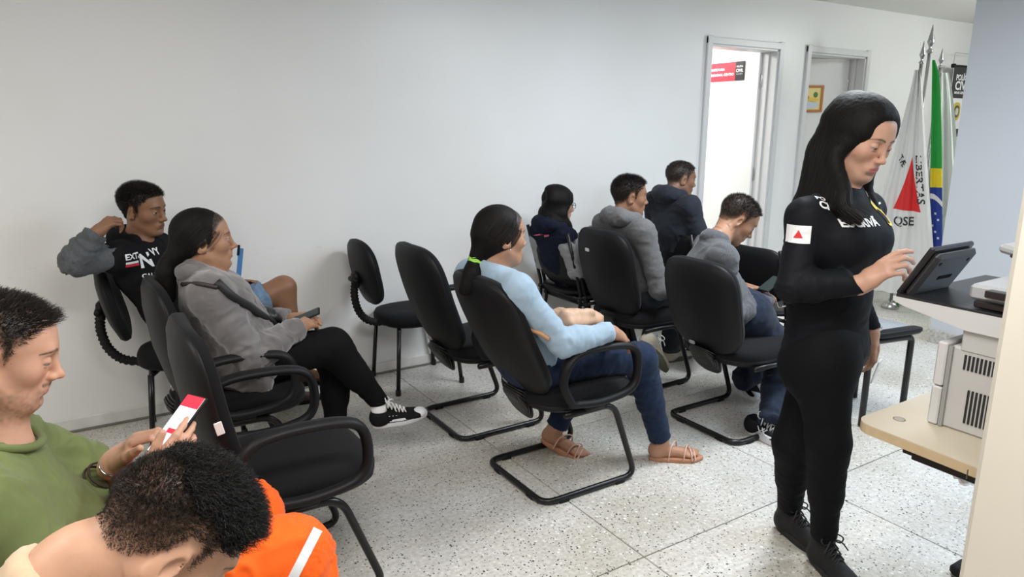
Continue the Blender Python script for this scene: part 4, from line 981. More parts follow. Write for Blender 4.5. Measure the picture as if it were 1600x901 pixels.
def rect_shape(w, h, nu=8, nv=8):
    V, F = grid(lambda a, b: ((a-.5)*w, (b-.5)*h, 0), nu, nv); return V[:,:2], F
def tri_shape(w, h, n=6):
    V, F = grid(lambda a, b: ((a-.5)*w*(1-b), (b-.45)*h, 0), n, n); return V[:,:2], F
def text_shape(t, size, bold=0., sx=1.):
    V, F = text_mesh(t, size, bold, 1., sx); return V[:,:2], F
def crop_hair(p, h, n, ln, col, seed=1, r=.0007, hl=0., top=None, lay=.35, curl=0., m=5, comb=(.3,0,.2), zmin=-1, varc=.35, name='hair', region=None, parts=None):
    """short hair of single strands rooted in the scalp; ln = length, top(L) scales it"""
    V, Q = parts if parts is not None else p.parts[1]; J, N, L = scalp(h, V, Q, n, hl, seed, zmin, region); rg = np.random.default_rng(seed+5)
    lengths = ln*(rg.uniform(.75,1.15,n))*(top(L) if top else 1); cb = h.M@np.asarray(comb,float)
    d = N+lay*cb+rg.normal(0,.22,(n,3)); d /= np.linalg.norm(d,axis=1)[:,None]
    t = np.linspace(0,1,m)[None,:,None]; path = J[:,None]+d[:,None]*t*lengths[:,None,None]+(t**2)*(cb*lay-.25*N*0)[None,None] * lengths[:,None,None]*.6 if False else J[:,None]-N[:,None]*.001+d[:,None]*t*lengths[:,None,None]+(t**2)*lengths[:,None,None]*.5*lay*cb[None,None]
    if curl:
        a = unit3(np.cross(d, rg.normal(size=(n,3)))); b = np.cross(d, a); ph = rg.uniform(0,6.28,n)[:,None,None]; w = 5.5
        path = path+curl*t*(np.cos(w*t+ph)*a[:,None]+np.sin(w*t+ph)*b[:,None])
    c = np.asarray(col)*(1+varc*rg.normal(size=(n,1))).clip(.3,2.2)
    Vh, Qh, Ch = strands(None, path, r, c, rg); return p.add(name, Vh, Qh, hair_mat(), Ch)
def unit3(v): return v/(np.linalg.norm(v,axis=-1,keepdims=True)+1e-9)
# ------------------------------------------------------------------ long hair
def lock_chain(s, pts, rad, k=.02, lat=None, sc=1.):
    for i in range(len(pts)-1): s.cap(pts[i], pts[i+1], rad[i], rad[i+1], k, lat, sc)
def guide_strands(guides, n, rg, r=.0006, m=22, col=(.014,.011,.010), out=(.75,1.06), varc=.35, wave=.0):
    """hairs running along guide chains (points, radii), spread over their cross-section"""
    P = []
    for pts, rad, share in guides:
        q = np.array(smooth_path(pts, 6)); rr = np.interp(np.linspace(0,1,len(q)), np.linspace(0,1,len(rad)), rad)
        idx = np.linspace(0, len(q)-1, m); qi = np.array([np.interp(idx, np.arange(len(q)), q[:,d]) for d in range(3)]).T; ri = np.interp(idx, np.arange(len(q)), rr)
        T = unit3(np.gradient(qi, axis=0)); ref = np.array([.31,.2,.93]); A = unit3(np.cross(T, ref)); B = np.cross(T, A); k = int(n*share)
        a = rg.uniform(0,2*math.pi,k); ro = rg.uniform(out[0],out[1],k); end = rg.uniform(.86,1.0,k)
        path = qi[None]+(ro[:,None]*ri[None])[...,None]*(np.cos(a)[:,None,None]*A[None]+np.sin(a)[:,None,None]*B[None])
        t = np.linspace(0,1,m)
        if wave: path += wave*(np.sin(t[None,:]*9+rg.uniform(0,6,(k,1)))*t[None,:])[...,None]*A[None]
        for i in range(k):
            e = end[i]*np.linspace(0,1,m); path[i] = np.array([np.interp(e, t, path[i,:,d]) for d in range(3)]).T
        P.append(path)
    P = np.concatenate(P); c = np.asarray(col)*(1+varc*rg.normal(size=(len(P),1))).clip(.4,2.4)
    return strands(None, P, r, c, rg, .6)
def groove(V, Q, dirf, amp=.0012, fr=420):
    N = normals(V, Q); D = dirf(V); D = unit3(D); q = V-D*(V*D).sum(1)[:,None]*.97; return V+N*(amp*vnoise(q*fr))[:,None]
def combed_strands(h, V, Q, n, tie, seed=2, r=.0006, col=(.012,.010,.009), lift=.006, m=14, hl=0., varc=.35, region=None):
    """hairs combed over the scalp from the hairline to a tie point"""
    J, N, L = scalp(h, V, Q, n, hl, seed, -1, region); rg = np.random.default_rng(seed); Lt = h.loc(np.asarray(tie,float)[None])[0]; C = np.array([-.015,0,.02]); P = []
    for l in L:
        a, b = l-C, Lt-C; la, lb = np.linalg.norm(a), np.linalg.norm(b); ua, ub = a/la, b/lb; om = math.acos(np.clip(ua.dot(ub),-.999,.999)); t = np.linspace(0,1,m)[:,None]
        d = (np.sin((1-t)*om)*ua+np.sin(t*om)*ub)/math.sin(om)
        rr = 1/np.sqrt((d[:,0]/.094)**2+(d[:,1]/.075)**2+(d[:,2]/.094)**2)[:,None]
        li = lift*np.minimum(1, t*4)+rg.uniform(-.0015,.002); e = d*(rr+li); e[0] = a; e[-1] = b*(1+rg.normal(0,.05))
        P.append(h.c+((e+C)*h.s*np.array([1,h.wd,1]))@h.M.T)
    P = np.array(P); c = np.asarray(col)*(1+varc*rg.normal(size=(n,1))).clip(.4,2.4); return strands(None, P, r, c, rg, .8)
def box_of(c, r): c = np.asarray(c,float); return c-r, c+r
def obox(pts, m):
    P = np.array(pts); return P.min(0)-m, P.max(0)+m
Z3 = np.array([0,0,1.])
M_HAIRSH = lambda: mat('hair_shell', (.006,.005,.0047), .62, spec=.14, bump=(260,.35,.002))

# ================================================================== officer
def sheet_paths(h, side, front, rear, n, rg=None, cx=-.024, cz=.034, rr=(.104,.085,.089), x0=.060, x1=-.085, lift=0.):
    """hair falling from a centre parting over one side of the head, then between a front and a rear guide line"""
    out = []; F_, R_ = np.array(smooth_path(front,5)), np.array(smooth_path(rear,5)); m2 = 16
    F_ = np.array([np.interp(np.linspace(0,1,m2), np.linspace(0,1,len(F_)), F_[:,d]) for d in range(3)]).T; R_ = np.array([np.interp(np.linspace(0,1,m2), np.linspace(0,1,len(R_)), R_[:,d]) for d in range(3)]).T
    for i in range(n):
        t = (i+.5)/n if rg is None else rg.uniform(0,1); P = []; off = lift if rg is None else lift+rg.normal(0,.0018)
        for ph in np.linspace(.03, 1.75, 10):
            x = x0+(x1-x0)*t; x = x*(1-.22*math.sin(ph)*(1 if x > 0 else .3)); q = math.sqrt(max(.05, 1-((x-cx)/rr[0])**2))
            P.append(h.w((x, side*(rr[1]*q+off)*math.sin(ph), cz+(rr[2]*q+off)*math.cos(ph))))
        lo = F_*(1-t)+R_*t
        if rg is not None: lo = lo+rg.normal(0,.004,3)*np.linspace(0,1,m2)[:,None]
        out.append(np.array(smooth_path([P[k] for k in range(10)]+[lo[k] for k in range(2,m2,2)]+[lo[-1]], 2)))
    return out
def officer():
    azp, az = -62, -88; f = rotm(az)[:,0]; l = rotm(az)[:,1]; lp = rotm(azp)[:,1]; fp = rotm(azp)[:,0]; Hc = 2.25
    pel = hp(1290,540,Hc); wst = hp(1296,455,Hc); chs = hp(1302,372,Hc); nb = hp(1312,300,Hc+.01)
    p = Person('dark-haired woman standing in black police uniform, right hand on the touch screen', pel); B = p.body
    shR = nb-l*.168-Z3*.070; shL = nb+l*.160-Z3*.070
    elR = hp(1238,447,2.10); wrR = hp(1350,442,2.04); elL = shL+np.array([.05,.06,-.27]); wrL = hp(1361,512,2.46)
    hipR, hipL = pel-lp*.085-Z3*.02, pel+lp*.085-Z3*.02
    aR = at(1287,845,Z=.10); aL = at(1234,795,Z=.10); kR = hp(1294,690,2.15); kL = hp(1240,690,2.30)
    h = Head(hp(1345,216,2.235), -97, 20, -5, s=1.0, lids=(-.0012,-.0060), jaw=.86, nose=.86, lip=1.2, chin=.85, cheek=1.1, brow=.6, gaze=(0,-35)); h.build(B, nb+f*.01, .045)
    torso(B, pel, wst, chs, nb, l, -.016, (.95,.85,.9), (shR,shL)); arm(B, shR, elR, wrR, -.006, .92); arm(B, shL, elL, wrL, -.006, .92)
    leg(B, hipR, kR, aR, -.008); leg(B, hipL, kL, aL, -.008)
    fR = unit(hp(1392,414,2.01)-wrR); hand(B, wrR, fR, unit(np.array([-.5,-.25,.65])), 'R', fing=[(.30,.50,.3),(.55,.7,.45),(.70,.8,.5),(.8,.85,.5)], thumb=(.85,.4,-.45,.25), s=.97, spread=.02)
    hand(B, wrL, np.array([.05,-.12,-1]), unit(l+.3*f), 'L', (.35,.45,.3), thumb=(.85,.4,-.45,.2), s=.92)
    sk = (.50,.285,.20)
    def col(V): return h.colour(V, sk, lip=(.42,.13,.12), brow=(.035,.022,.016), hair=(.015,.012,.011), flush=.45, brow_w=.9, hl=.004)
    hb = box_of(h.c, .15); r1 = box_of(wrR+fR*.10, .125); r2 = box_of(wrL-Z3*.09, .12)
    p.finish_body(.012, col, [h], [(hb[0],hb[1],.0025),(r1[0],r1[1],.0024),(r2[0],r2[1],.0024)])
    blk = cloth_mat('uniform', (.0075,.0080,.0105), .62, (700,.2,.0006), (40,.06), .08); pants = cloth_mat('leggings', (.0055,.0056,.0065), .75, (700,.2,.0006), (40,.06), .08)
    s = S(); torso(s, pel+Z3*.0, wst, chs, nb, l, .004, (1.0,.90,.92), (shR,shL)); arm(s, shR, elR, wrR, .006, 1.0); arm(s, shL, elL, wrL, .006, 1.0)
    for sg in (-1,1): s.ell(chs+f*.074+l*sg*.055+Z3*.004, (.070,.072,.070), None, .09)
    s.cutend(wrR-fR*.012, fR); s.cutend(wrL, np.array([.05,-.12,-1])); s.cut(pel-Z3*.055, -Z3, .004, pel-.3, pel+np.array([.3,.3,.02])); s.cut(nb+Z3*.028+f*.012, Z3+f*.25, .004, nb-.1, nb+.1)
    sh = p.garment('shirt', s, blk, .0065, [(shR,elR,.5,1.6),(elR,wrR,1.4,.5),(shL,elL,.5,1.2),(elL,wrL,1,.5),(pel,chs,1.1,.25)], .0030, 30., .0025); VQ = p.lastVQ
    s = S(); s.cap(pel-Z3*.03, pel+Z3*.03, .120, .112, .05, lp, 1.38); leg(s, hipR, kR, aR+Z3*.0, .004, 1.05, r=(.090,.056,.050,.036)); leg(s, hipL, kL, aL+Z3*.0, .004, 1.05, r=(.090,.056,.050,.036)); s.cutend(aR+Z3*.022, aR-kR); s.cutend(aL+Z3*.022, aL-kL)
    s.ell(pel-fp*.045-Z3*.06-lp*.07, (.082,.082,.085), None, .06); s.ell(pel-fp*.045-Z3*.06+lp*.07, (.082,.082,.085), None, .06)
    p.garment('leggings', s, pants, .0075, [(hipR,kR,.3,.5),(kR,aR,.5,1.3),(hipL,kL,.3,.5),(kL,aL,.5,1.3)], .0024, 34., .002)
    bt = cloth_mat('boot', (.020,.020,.021), .5, (300,.15,.001)); bl = mat('boot_lace', (.008,.008,.008), .6); bs = mat('boot_sole', (.009,.009,.009), .6)
    for a_, toe in ((aR,at(1328,925,Z=0)),(aL,at(1275,862,Z=0))):
        d = unit((toe-a_)*np.array([1,1,0])); hl_ = a_*np.array([1,1,0])-d*.052; shoe(p.root, p.base, hl_, hl_+d, Z3, bt, bs, bl, True, .262, 'boot')
    # lettering and badges of the uniform
    tr = bvh(*VQ); M_W = mat('print_white', (.75,.75,.76), .6); M_R = mat('print_red', (.62,.02,.03), .6); M_Y = mat('print_yellow', (.80,.62,.05), .5)
    up = Z3; arm_d = unit(elR-shR); vdir = unit(np.array([shR[0],shR[1],0]))
    side = unit(-vdir); ex = unit(np.cross(up, side)); pc_ = shR+arm_d*.045-ex*.012
    decal(p, 'sleeve_flag', tr, pc_+side*.1, ex, up, rect_shape(.070,.052,8,6), M_W, sh, .0020)
    decal(p, 'flag_triangle', tr, pc_+side*.1, ex, up, tri_shape(.027,.024), M_R, sh, .0036)
    def front(q, n_, tilt=0.):
        n_ = unit(n_); a = unit(np.cross(up, n_)); b = np.cross(n_, a); t = math.radians(tilt); return q+n_*.1, a*math.cos(t)+b*math.sin(t), b*math.cos(t)-a*math.sin(t)
    for sg in (-1,1):
        o_, a, b = front(nb+l*sg*(.118 if sg < 0 else .085)-Z3*.028+f*.03, f*.6+up*.7-(.35*vdir if sg < 0 else 0*f), 14*sg)
        decal(p, 'shoulder_lettering', tr, o_, a, b, text_shape('POLÍCIA', .025, .0008), M_W, sh, .0022); decal(p, 'shoulder_lettering', tr, o_-b*.030, a, b, text_shape('CIVIL', .038, .0014), M_W, sh, .0022)
    o_, a, b = front(chs+f*.10-l*.066+Z3*.068, f); decal(p, 'chest_lettering', tr, o_, a, b, text_shape('ESCRIVÃ', .030, .0012, 1.1), M_W, sh, .0022)
    o_, a, b = front(chs+f*.10+l*.070+Z3*.088, f); decal(p, 'chest_badge', tr, o_, a, b, (outline(.028,.036,3,16), [tuple(range(16))]), M_Y, sh, .003)
    # watch, ring, clip, white card
    mb = MB(); mb.lathe([(.027,-.008),(.0285,-.006),(.0285,.006),(.027,.008)], 18, wrL-Z3*.002); mb.box(wrL-Z3*.002+unit(l+.3*f)*.029,(.026,.026,.02),.004); p.mb('watch', mb, M_CHROME)
    c = wrL+np.array([-.02,-.05,-.145]); mb = MB(); mb.box(c,(.055,.004,.085),.001, rotm(20,0,12)); cd = mb.build('paper_card', mat('paper_white',(.8,.8,.8),.6), None, False); tag(cd, 'small white card in the lowered left hand of the officer', 'card')
    mb = MB(); q = hp(1214,478,2.17); ir = np.array([_r.x,_r.y,0]); mb.tube(smooth_path([q+Z3*.012, q+ir*.004, q+ir*.014-Z3*.004, q+ir*.03],4), .0025, 6); p.mb('belt_clip', mb, M_CHROME)
    # hair
    w = h.w; s = S(); hs = h.s
    s.ell(w((-.024,0,.034)), np.array([.103,.084,.088])*hs, h.M, .02); s.ell(w((.112,.0,-.030)), np.array([.080,.064,.116])*hs, h.M, .010, 's')
    s.cap(w((.10,0,.128)), w((-.06,0,.135)), .0040, .0036, .006, op='s')
    fA = [w((.026,-.086,-.02)), w((.018,-.090,-.07)), hp(1322,296,2.12), hp(1322,322,2.09), hp(1349,343,2.06)]
    rA = [w((-.085,-.056,-.02)), w((-.098,-.045,-.09)), nb-f*.085-l*.045+Z3*.0, nb-f*.108-l*.045-Z3*.06, nb-f*.12-l*.04-Z3*.12]
    fB = [w((.030,.088,-.02)), w((.020,.090,-.08)), nb+l*.08+f*.045+Z3*.01, nb+l*.075+f*.085-Z3*.05, nb+l*.08+f*.10-Z3*.10]
    rB = [w((-.10,.0,-.02)), w((-.108,.0,-.09)), nb-f*.10+l*.01-Z3*.0, nb-f*.12+l*.01-Z3*.06, nb-f*.13+l*.01-Z3*.13]
    rA2 = [q+.0 for q in rB]
    mids = [(fA,rA,-1,9),(fB,rB,1,8)]
    for F0, R0, sd, n_ in mids:
        for q in sheet_paths(h, sd, F0, R0, n_, lift=-.011):
            k_ = len(q); rr_ = np.interp(np.linspace(0,1,k_), [0,.45,.6,.85,1], [.010,.013,.019,.017,.007]); lock_chain(s, q, rr_, .020)
    for q in sheet_paths(h, -1, rA, rB, 5, lift=-.012, x0=-.07, x1=-.095):
        k_ = len(q); lock_chain(s, q, np.interp(np.linspace(0,1,k_), [0,.45,.6,.85,1], [.008,.012,.022,.020,.008]), .022)
    V, Q = s.mesh(.0042); V = groove(V, Q, lambda V: np.tile(Z3,(len(V),1))+.15*f, .0010, 300); ho = p.add('hair', V, Q, M_HAIRSH())
    rg = np.random.default_rng(4); P = []
    for F0, R0, sd, n_ in ((fA,rA,-1,1500),(fB,rB,1,900)): P += sheet_paths(h, sd, F0, R0, n_, rg, lift=.0015)
    P += sheet_paths(h, -1, rA, rB, 500, rg, lift=.0015, x0=-.07, x1=-.095)
    P = np.array(P)[:, ::2]; loose = rg.normal(0,.010,(len(P),1,3))*np.linspace(0,1,P.shape[1])[None,:,None]**2; c = np.array((.018,.0135,.012))*np.exp(.75*rg.normal(size=(len(P),1))).clip(.3,4)
    V, Q, C = strands(None, P+loose, .00065, c, rg, .6); p.add('hair_strands', V, Q, hair_mat(), C, ho)
    return p
officer()

# ================================================================== woman in the light blue sweater
def blue():
    l = np.array([0,1.,0]); f = np.array([1.,0,0]); Y = 2.36
    pel = np.array([1.60,Y,.575]); wst = np.array([1.54,Y,.68]); chs = np.array([1.455,Y,.815]); nb = np.array([1.395,Y,.945])
    p = Person('woman with a long black ponytail in a light blue sweater and jeans', pel); B = p.body
    shR = np.array([1.405,Y-.165,.900]); shL = np.array([1.400,Y+.165,.905])
    elR = np.array([1.56,2.105,.695]); wrR = at(954,518,Y=2.10); elL = np.array([1.58,2.63,.70]); wrL = np.array([1.80,2.50,.66])
    hipR, hipL = pel+np.array([.02,-.085,-.005]), pel+np.array([.02,.085,-.005])
    kR = np.array([2.085,2.235,.505]); aR = at(1032,688,Z=.095); kL = np.array([2.03,2.47,.50]); aL = at(868,668,Z=.115)
    h = Head(at(783,368,Y=Y), -4, 3, 0, s=1.0, jaw=.92, nose=.9, gaze=(0,-5), lids=(.0015,-.0042), brow=.7); h.build(B, nb+f*.015, .048)
    torso(B, pel, wst, chs, nb, l, -.012, (1,.95,.92), (shR,shL)); arm(B, shR, elR, wrR, -.004, .95); arm(B, shL, elL, wrL, -.004, .95)
    leg(B, hipR, kR, aR, -.006); leg(B, hipL, kL, aL, -.006)
    hand(B, wrR, unit(np.array([.85,.10,-.42])), unit(np.array([.42,-.45,.75])), 'R', (.35,.30,.2), thumb=(.85,.35,-.4,.2), s=1.05, spread=.04); hand(B, wrL, np.array([.8,-.4,-.35]), np.array([.3,.1,.9]), 'L', (.3,.3,.2), s=.95)
    # bare feet in sandals
    def foot(an, toe, up):
        R = shoe_frame(np.asarray(an), np.asarray(toe), up); o = np.asarray(an,float)
        W_ = lambda q: o+R@np.asarray(q,float)
        B.cap(W_((-.015,0,-.045)), W_((.0,0,-.0)), .031, .034, .03); B.cap(W_((-.02,0,-.05)), W_((.10,0,-.058)), .030, .024, .03); B.ell(W_((.13,.004,-.062)), (.05,.040,.016), R, .025)
        for i in range(5): B.cap(W_((.155-.004*i*i*.45,.030-.0155*i,-.064)), W_((.182-.004*i*i*.55-.002*i,.032-.016*i,-.068)), .0115-.0012*i, .0095-.001*i, .006)
        return W_
    dR = unit((at(1085,705,Z=.04)-aR)*np.array([1,1,0])); dL = unit((at(922,705,Z=.03)-aL)*np.array([1,1,0]))
    WR = foot(aR, aR+dR, Z3); upL = unit(np.array([0,0,1.])+.28*dL); WL = foot(aL, aL+unit(dL-Z3*.28), upL)
    sk = (.40,.215,.135)
    def col(V): return h.colour(V, sk, lip=(.36,.14,.11), brow=(.02,.014,.012), hair=(.012,.010,.009), flush=.2, hl=-.002)
    hb = box_of(h.c, .15); r1 = box_of(wrR+np.array([.07,.02,-.05]), .125); r2 = box_of(aR+dR*.06-Z3*.05, .16); r3 = box_of(aL+dL*.06-Z3*.05, .16)
    p.finish_body(.012, col, [h], [(hb[0],hb[1],.0027),(r1[0],r1[1],.0026),(r2[0],r2[1],.003),(r3[0],r3[1],.003)])
    sw = cloth_mat('sky_sweater', (.30,.40,.495), .9, (500,.3,.001), (50,.05), .3)
    s = S(); torso(s, pel+np.array([-.01,0,-.01]), wst, chs, nb, l, .012, (1.02,1.0,.98), (shR,shL)); arm(s, shR, elR, wrR, .010, 1.03); arm(s, shL, elL, wrL, .010, 1.03)
    s.cutend(wrR+np.array([-.01,0,0]), unit(np.array([.95,0,-.2]))); s.cutend(wrL, wrL-elL); s.cut(nb+Z3*.035+f*.02, Z3+f*.35, .004, nb-.11, nb+.11)
    s.cut(pel-Z3*.03, -Z3+.2*f, .004, pel-.3, pel+np.array([.3,.3,.02]))
    sh = p.garment('sweater', s, sw, .0062, [(shR,elR,.5,1.5),(elR,wrR,1.6,1.0),(shL,elL,.5,1.4),(elL,wrL,1.4,.9),(pel,chs,1.3,.5)], .0042, 26., .003); VQ = p.lastVQ
    mb = MB(); mb.tube([nb+Z3*.030+f*.016+np.array([.062*math.cos(a),.066*math.sin(a),-.022*math.cos(a)]) for a in np.linspace(0,2*math.pi,28,endpoint=False)], .008, 8, True); p.mb('collar', mb, sw, sh)
    mb = MB(); d_ = unit(wrR-elR); mb.tube([wrR-d_*.030, wrR-d_*.005], [.043,.040], 18); p.mb('cuff', mb, sw, sh)
    je = cloth_mat('blue_jeans', (.009,.019,.047), .8, (900,.3,.0008), (45,.22), .1)
    s = S(); s.cap(pel-np.array([.03,0,.02]), pel+f*.06, .122, .115, .05, l, 1.38); leg(s, hipR, kR, aR, .004, 1.04, r=(.090,.060,.053,.042)); leg(s, hipL, kL, aL, .004, 1.04, r=(.090,.060,.053,.042))
    s.cutend(aR+Z3*.012, aR-kR); s.cutend(aL+Z3*.012, aL-kL)
    p.garment('jeans', s, je, .0068, [(hipR,kR,1.3,1.0),(kR,aR,1.2,1.5),(hipL,kL,1.3,1.0),(kL,aL,1.2,1.4)], .0038, 30., .002)
    tan = mat('tan_leather', (.42,.20,.11), .55)
    for W_, an in ((WR,aR),(WL,aL)):
        ol = [(.075+.125*math.cos(a), math.copysign(abs(math.sin(a))**.8, math.sin(a))*np.interp(.075+.125*math.cos(a), [-.05,0,.06,.12,.16,.2], [.028,.034,.036,.045,.046,.028])) for a in np.linspace(0,2*math.pi,36,endpoint=False)]
        mb = MB(); mb.add(*pad(np.array(ol), [(.95,-.099),(1,-.096),(1.02,-.084),(1,-.076),(.95,-.075)], lambda a, b, d: W_((a,b,d)))); u = p.mb('sandal', mb, tan)
        st_ = mat('strap_rose', (.62,.38,.30), .4)
        for x0, x1, hgt, xm in ((.10,.145,-.024,.125),(.14,.12,-.036,.135),(.155,.15,-.046,.155),(.03,.09,-.006,.065)):
            mb = MB(); mb.tube(smooth_path([W_((x0,-.046,-.082)), W_((x0*.7+xm*.3,-.034,hgt-.018)), W_((xm,0,hgt)), W_((x1*.7+xm*.3,.034,hgt-.018)), W_((x1,.046,-.082))],4), .0034, 6); p.mb('strap', mb, st_, u)
    # ponytail
    w = h.w; hs = h.s; tie = at(745,404,Y=Y+.01); s = S()
    s.ell(w((-.019,0,.034)), np.array([.101,.081,.089])*hs, h.M, .02); s.ell(w((.098,0,-.060)), np.array([.082,.10,.112])*hs, h.M, .010, 's')
    for y in (-1,1): s.ell(w((-.006,y*.098,-.022)), np.array([.030,.030,.042])*hs, h.M, .008, 's')
    s.cap(w((-.075,0,-.01)), tie, .052*hs, .022, .03); s.cap(w((-.05,-.03,-.03)), tie, .04*hs, .02, .03); s.cap(w((-.05,.03,-.03)), tie, .04*hs, .02, .03)
    gP = [tie, tie+np.array([-.012,0,-.03]), at(738,428,Y=Y), at(730,447,Y=Y), at(724,455,Y=Y)]; rP = [.019,.026,.034,.028,.012]
    lock_chain(s, smooth_path(gP,3), np.interp(np.linspace(0,1,13), np.linspace(0,1,5), rP), .015)
    V, Q = s.mesh(.004); V = groove(V, Q, lambda V: tie-V, .0009, 380); ho = p.add('hair', V, Q, M_HAIRSH())
    V, Q, C = combed_strands(h, *p.parts[1], 2300, tie, 5, .00055, (.014,.011,.010), .0095, hl=.002); p.add('hair_strands', V, Q, hair_mat(), C, ho)
    V, Q, C = guide_strands([(gP,rP,1)], 700, np.random.default_rng(8), .0006, 14, (.014,.011,.010), (.8,1.12)); p.add('ponytail_strands', V, Q, hair_mat(), C, ho)
    mb = MB()
    for k in range(3):
        ax = unit(gP[2]-tie); a1 = unit(np.cross(ax,[0,0,1.])+.01); b1 = np.cross(ax,a1); mb.tube([tie+ax*(.006*k+.004)+.0285*(math.cos(a)*a1+math.sin(a)*b1)+np.array([0,0,.002*math.sin(a*5+k)]) for a in np.linspace(0,2*math.pi,24,endpoint=False)], .0045, 6, True)
    p.mb('hair_tie', mb, mat('lime_tie',(.35,.75,.10),.6), ho)
    mb = MB(); q = w((-.004,-.088,-.043)); mb.lathe([(.0005,-.003),(.003,-.002),(.003,.002),(.0005,.003)], 8, q); p.mb('earring', mb, M_CHROME)
    # beige handbag on the lap with its strap
    bg = empty('handbag', (1.80,2.36,.60)); tag(bg, 'beige handbag on the lap of the woman in light blue', 'bag'); bb = np.array(bg.location)
    s = S(); s.cap(np.array([1.76,2.38,.695]), np.array([1.96,2.42,.665]), .046, .034, .03, np.array([0,1.,0]), 1.9); s.cap(np.array([1.74,2.34,.735]), np.array([1.90,2.36,.715]), .018, .014, .02)
    V, Q = s.mesh(.007); V = folds(V, Q, [((1.70,2.40,.67),(1.92,2.42,.67),1,1)], .005, 30); link('bag_body', make_mesh('bag_body', V-bb, Q, mat('beige_leather',(.52,.33,.22),.5,bump=(200,.15,.001))), bg)
    tr = bvh(*VQ); P = []
    for px, py in ((805,507),(815,511),(830,515),(845,521),(858,530)):
        d = unit(at(px,py,Y=2.2)-np.array([0,0,CAM_H])); hit = tr.ray_cast(Vector((0,0,CAM_H)), Vector(d)); 
        if hit[0] is not None: P.append(np.array(hit[0])-d*.004)
    if len(P) > 2:
        V, F = tube(smooth_path(P,4), .009, 8); mb = MB(); mb.add(V-bb, F); mb.build('shoulder_strap', mat('strap_tan',(.48,.25,.12),.5), bg)
blue()
# ================================================================== seated figures
X3, Y3 = np.array([1.,0,0]), np.array([0,1.,0])
def hood(s, nb, f, l, sc=1., g=0.):
    """hood lying folded on the back of the neck"""
    c = nb-f*.062*sc+Z3*.016; R = np.array([f,l,np.cross(f,l)]).T
    s.ell(c, np.array([.066,.108,.062])*sc+g, R, .04); s.ell(nb+l*.075*sc+f*.005+Z3*.008, np.array([.055,.036,.036])*sc+g, R, .03); s.ell(nb-l*.075*sc+f*.005+Z3*.008, np.array([.055,.036,.036])*sc+g, R, .03)
    s.ell(nb-f*.000+Z3*.090, np.array([.066,.072,.080])*sc, R, .015, 's')
def curly(p, h, n, ln, col, seed, r=.0007, **k): return crop_hair(p, h, n, ln, col, seed, r, **k)
DK = (.012,.010,.009)
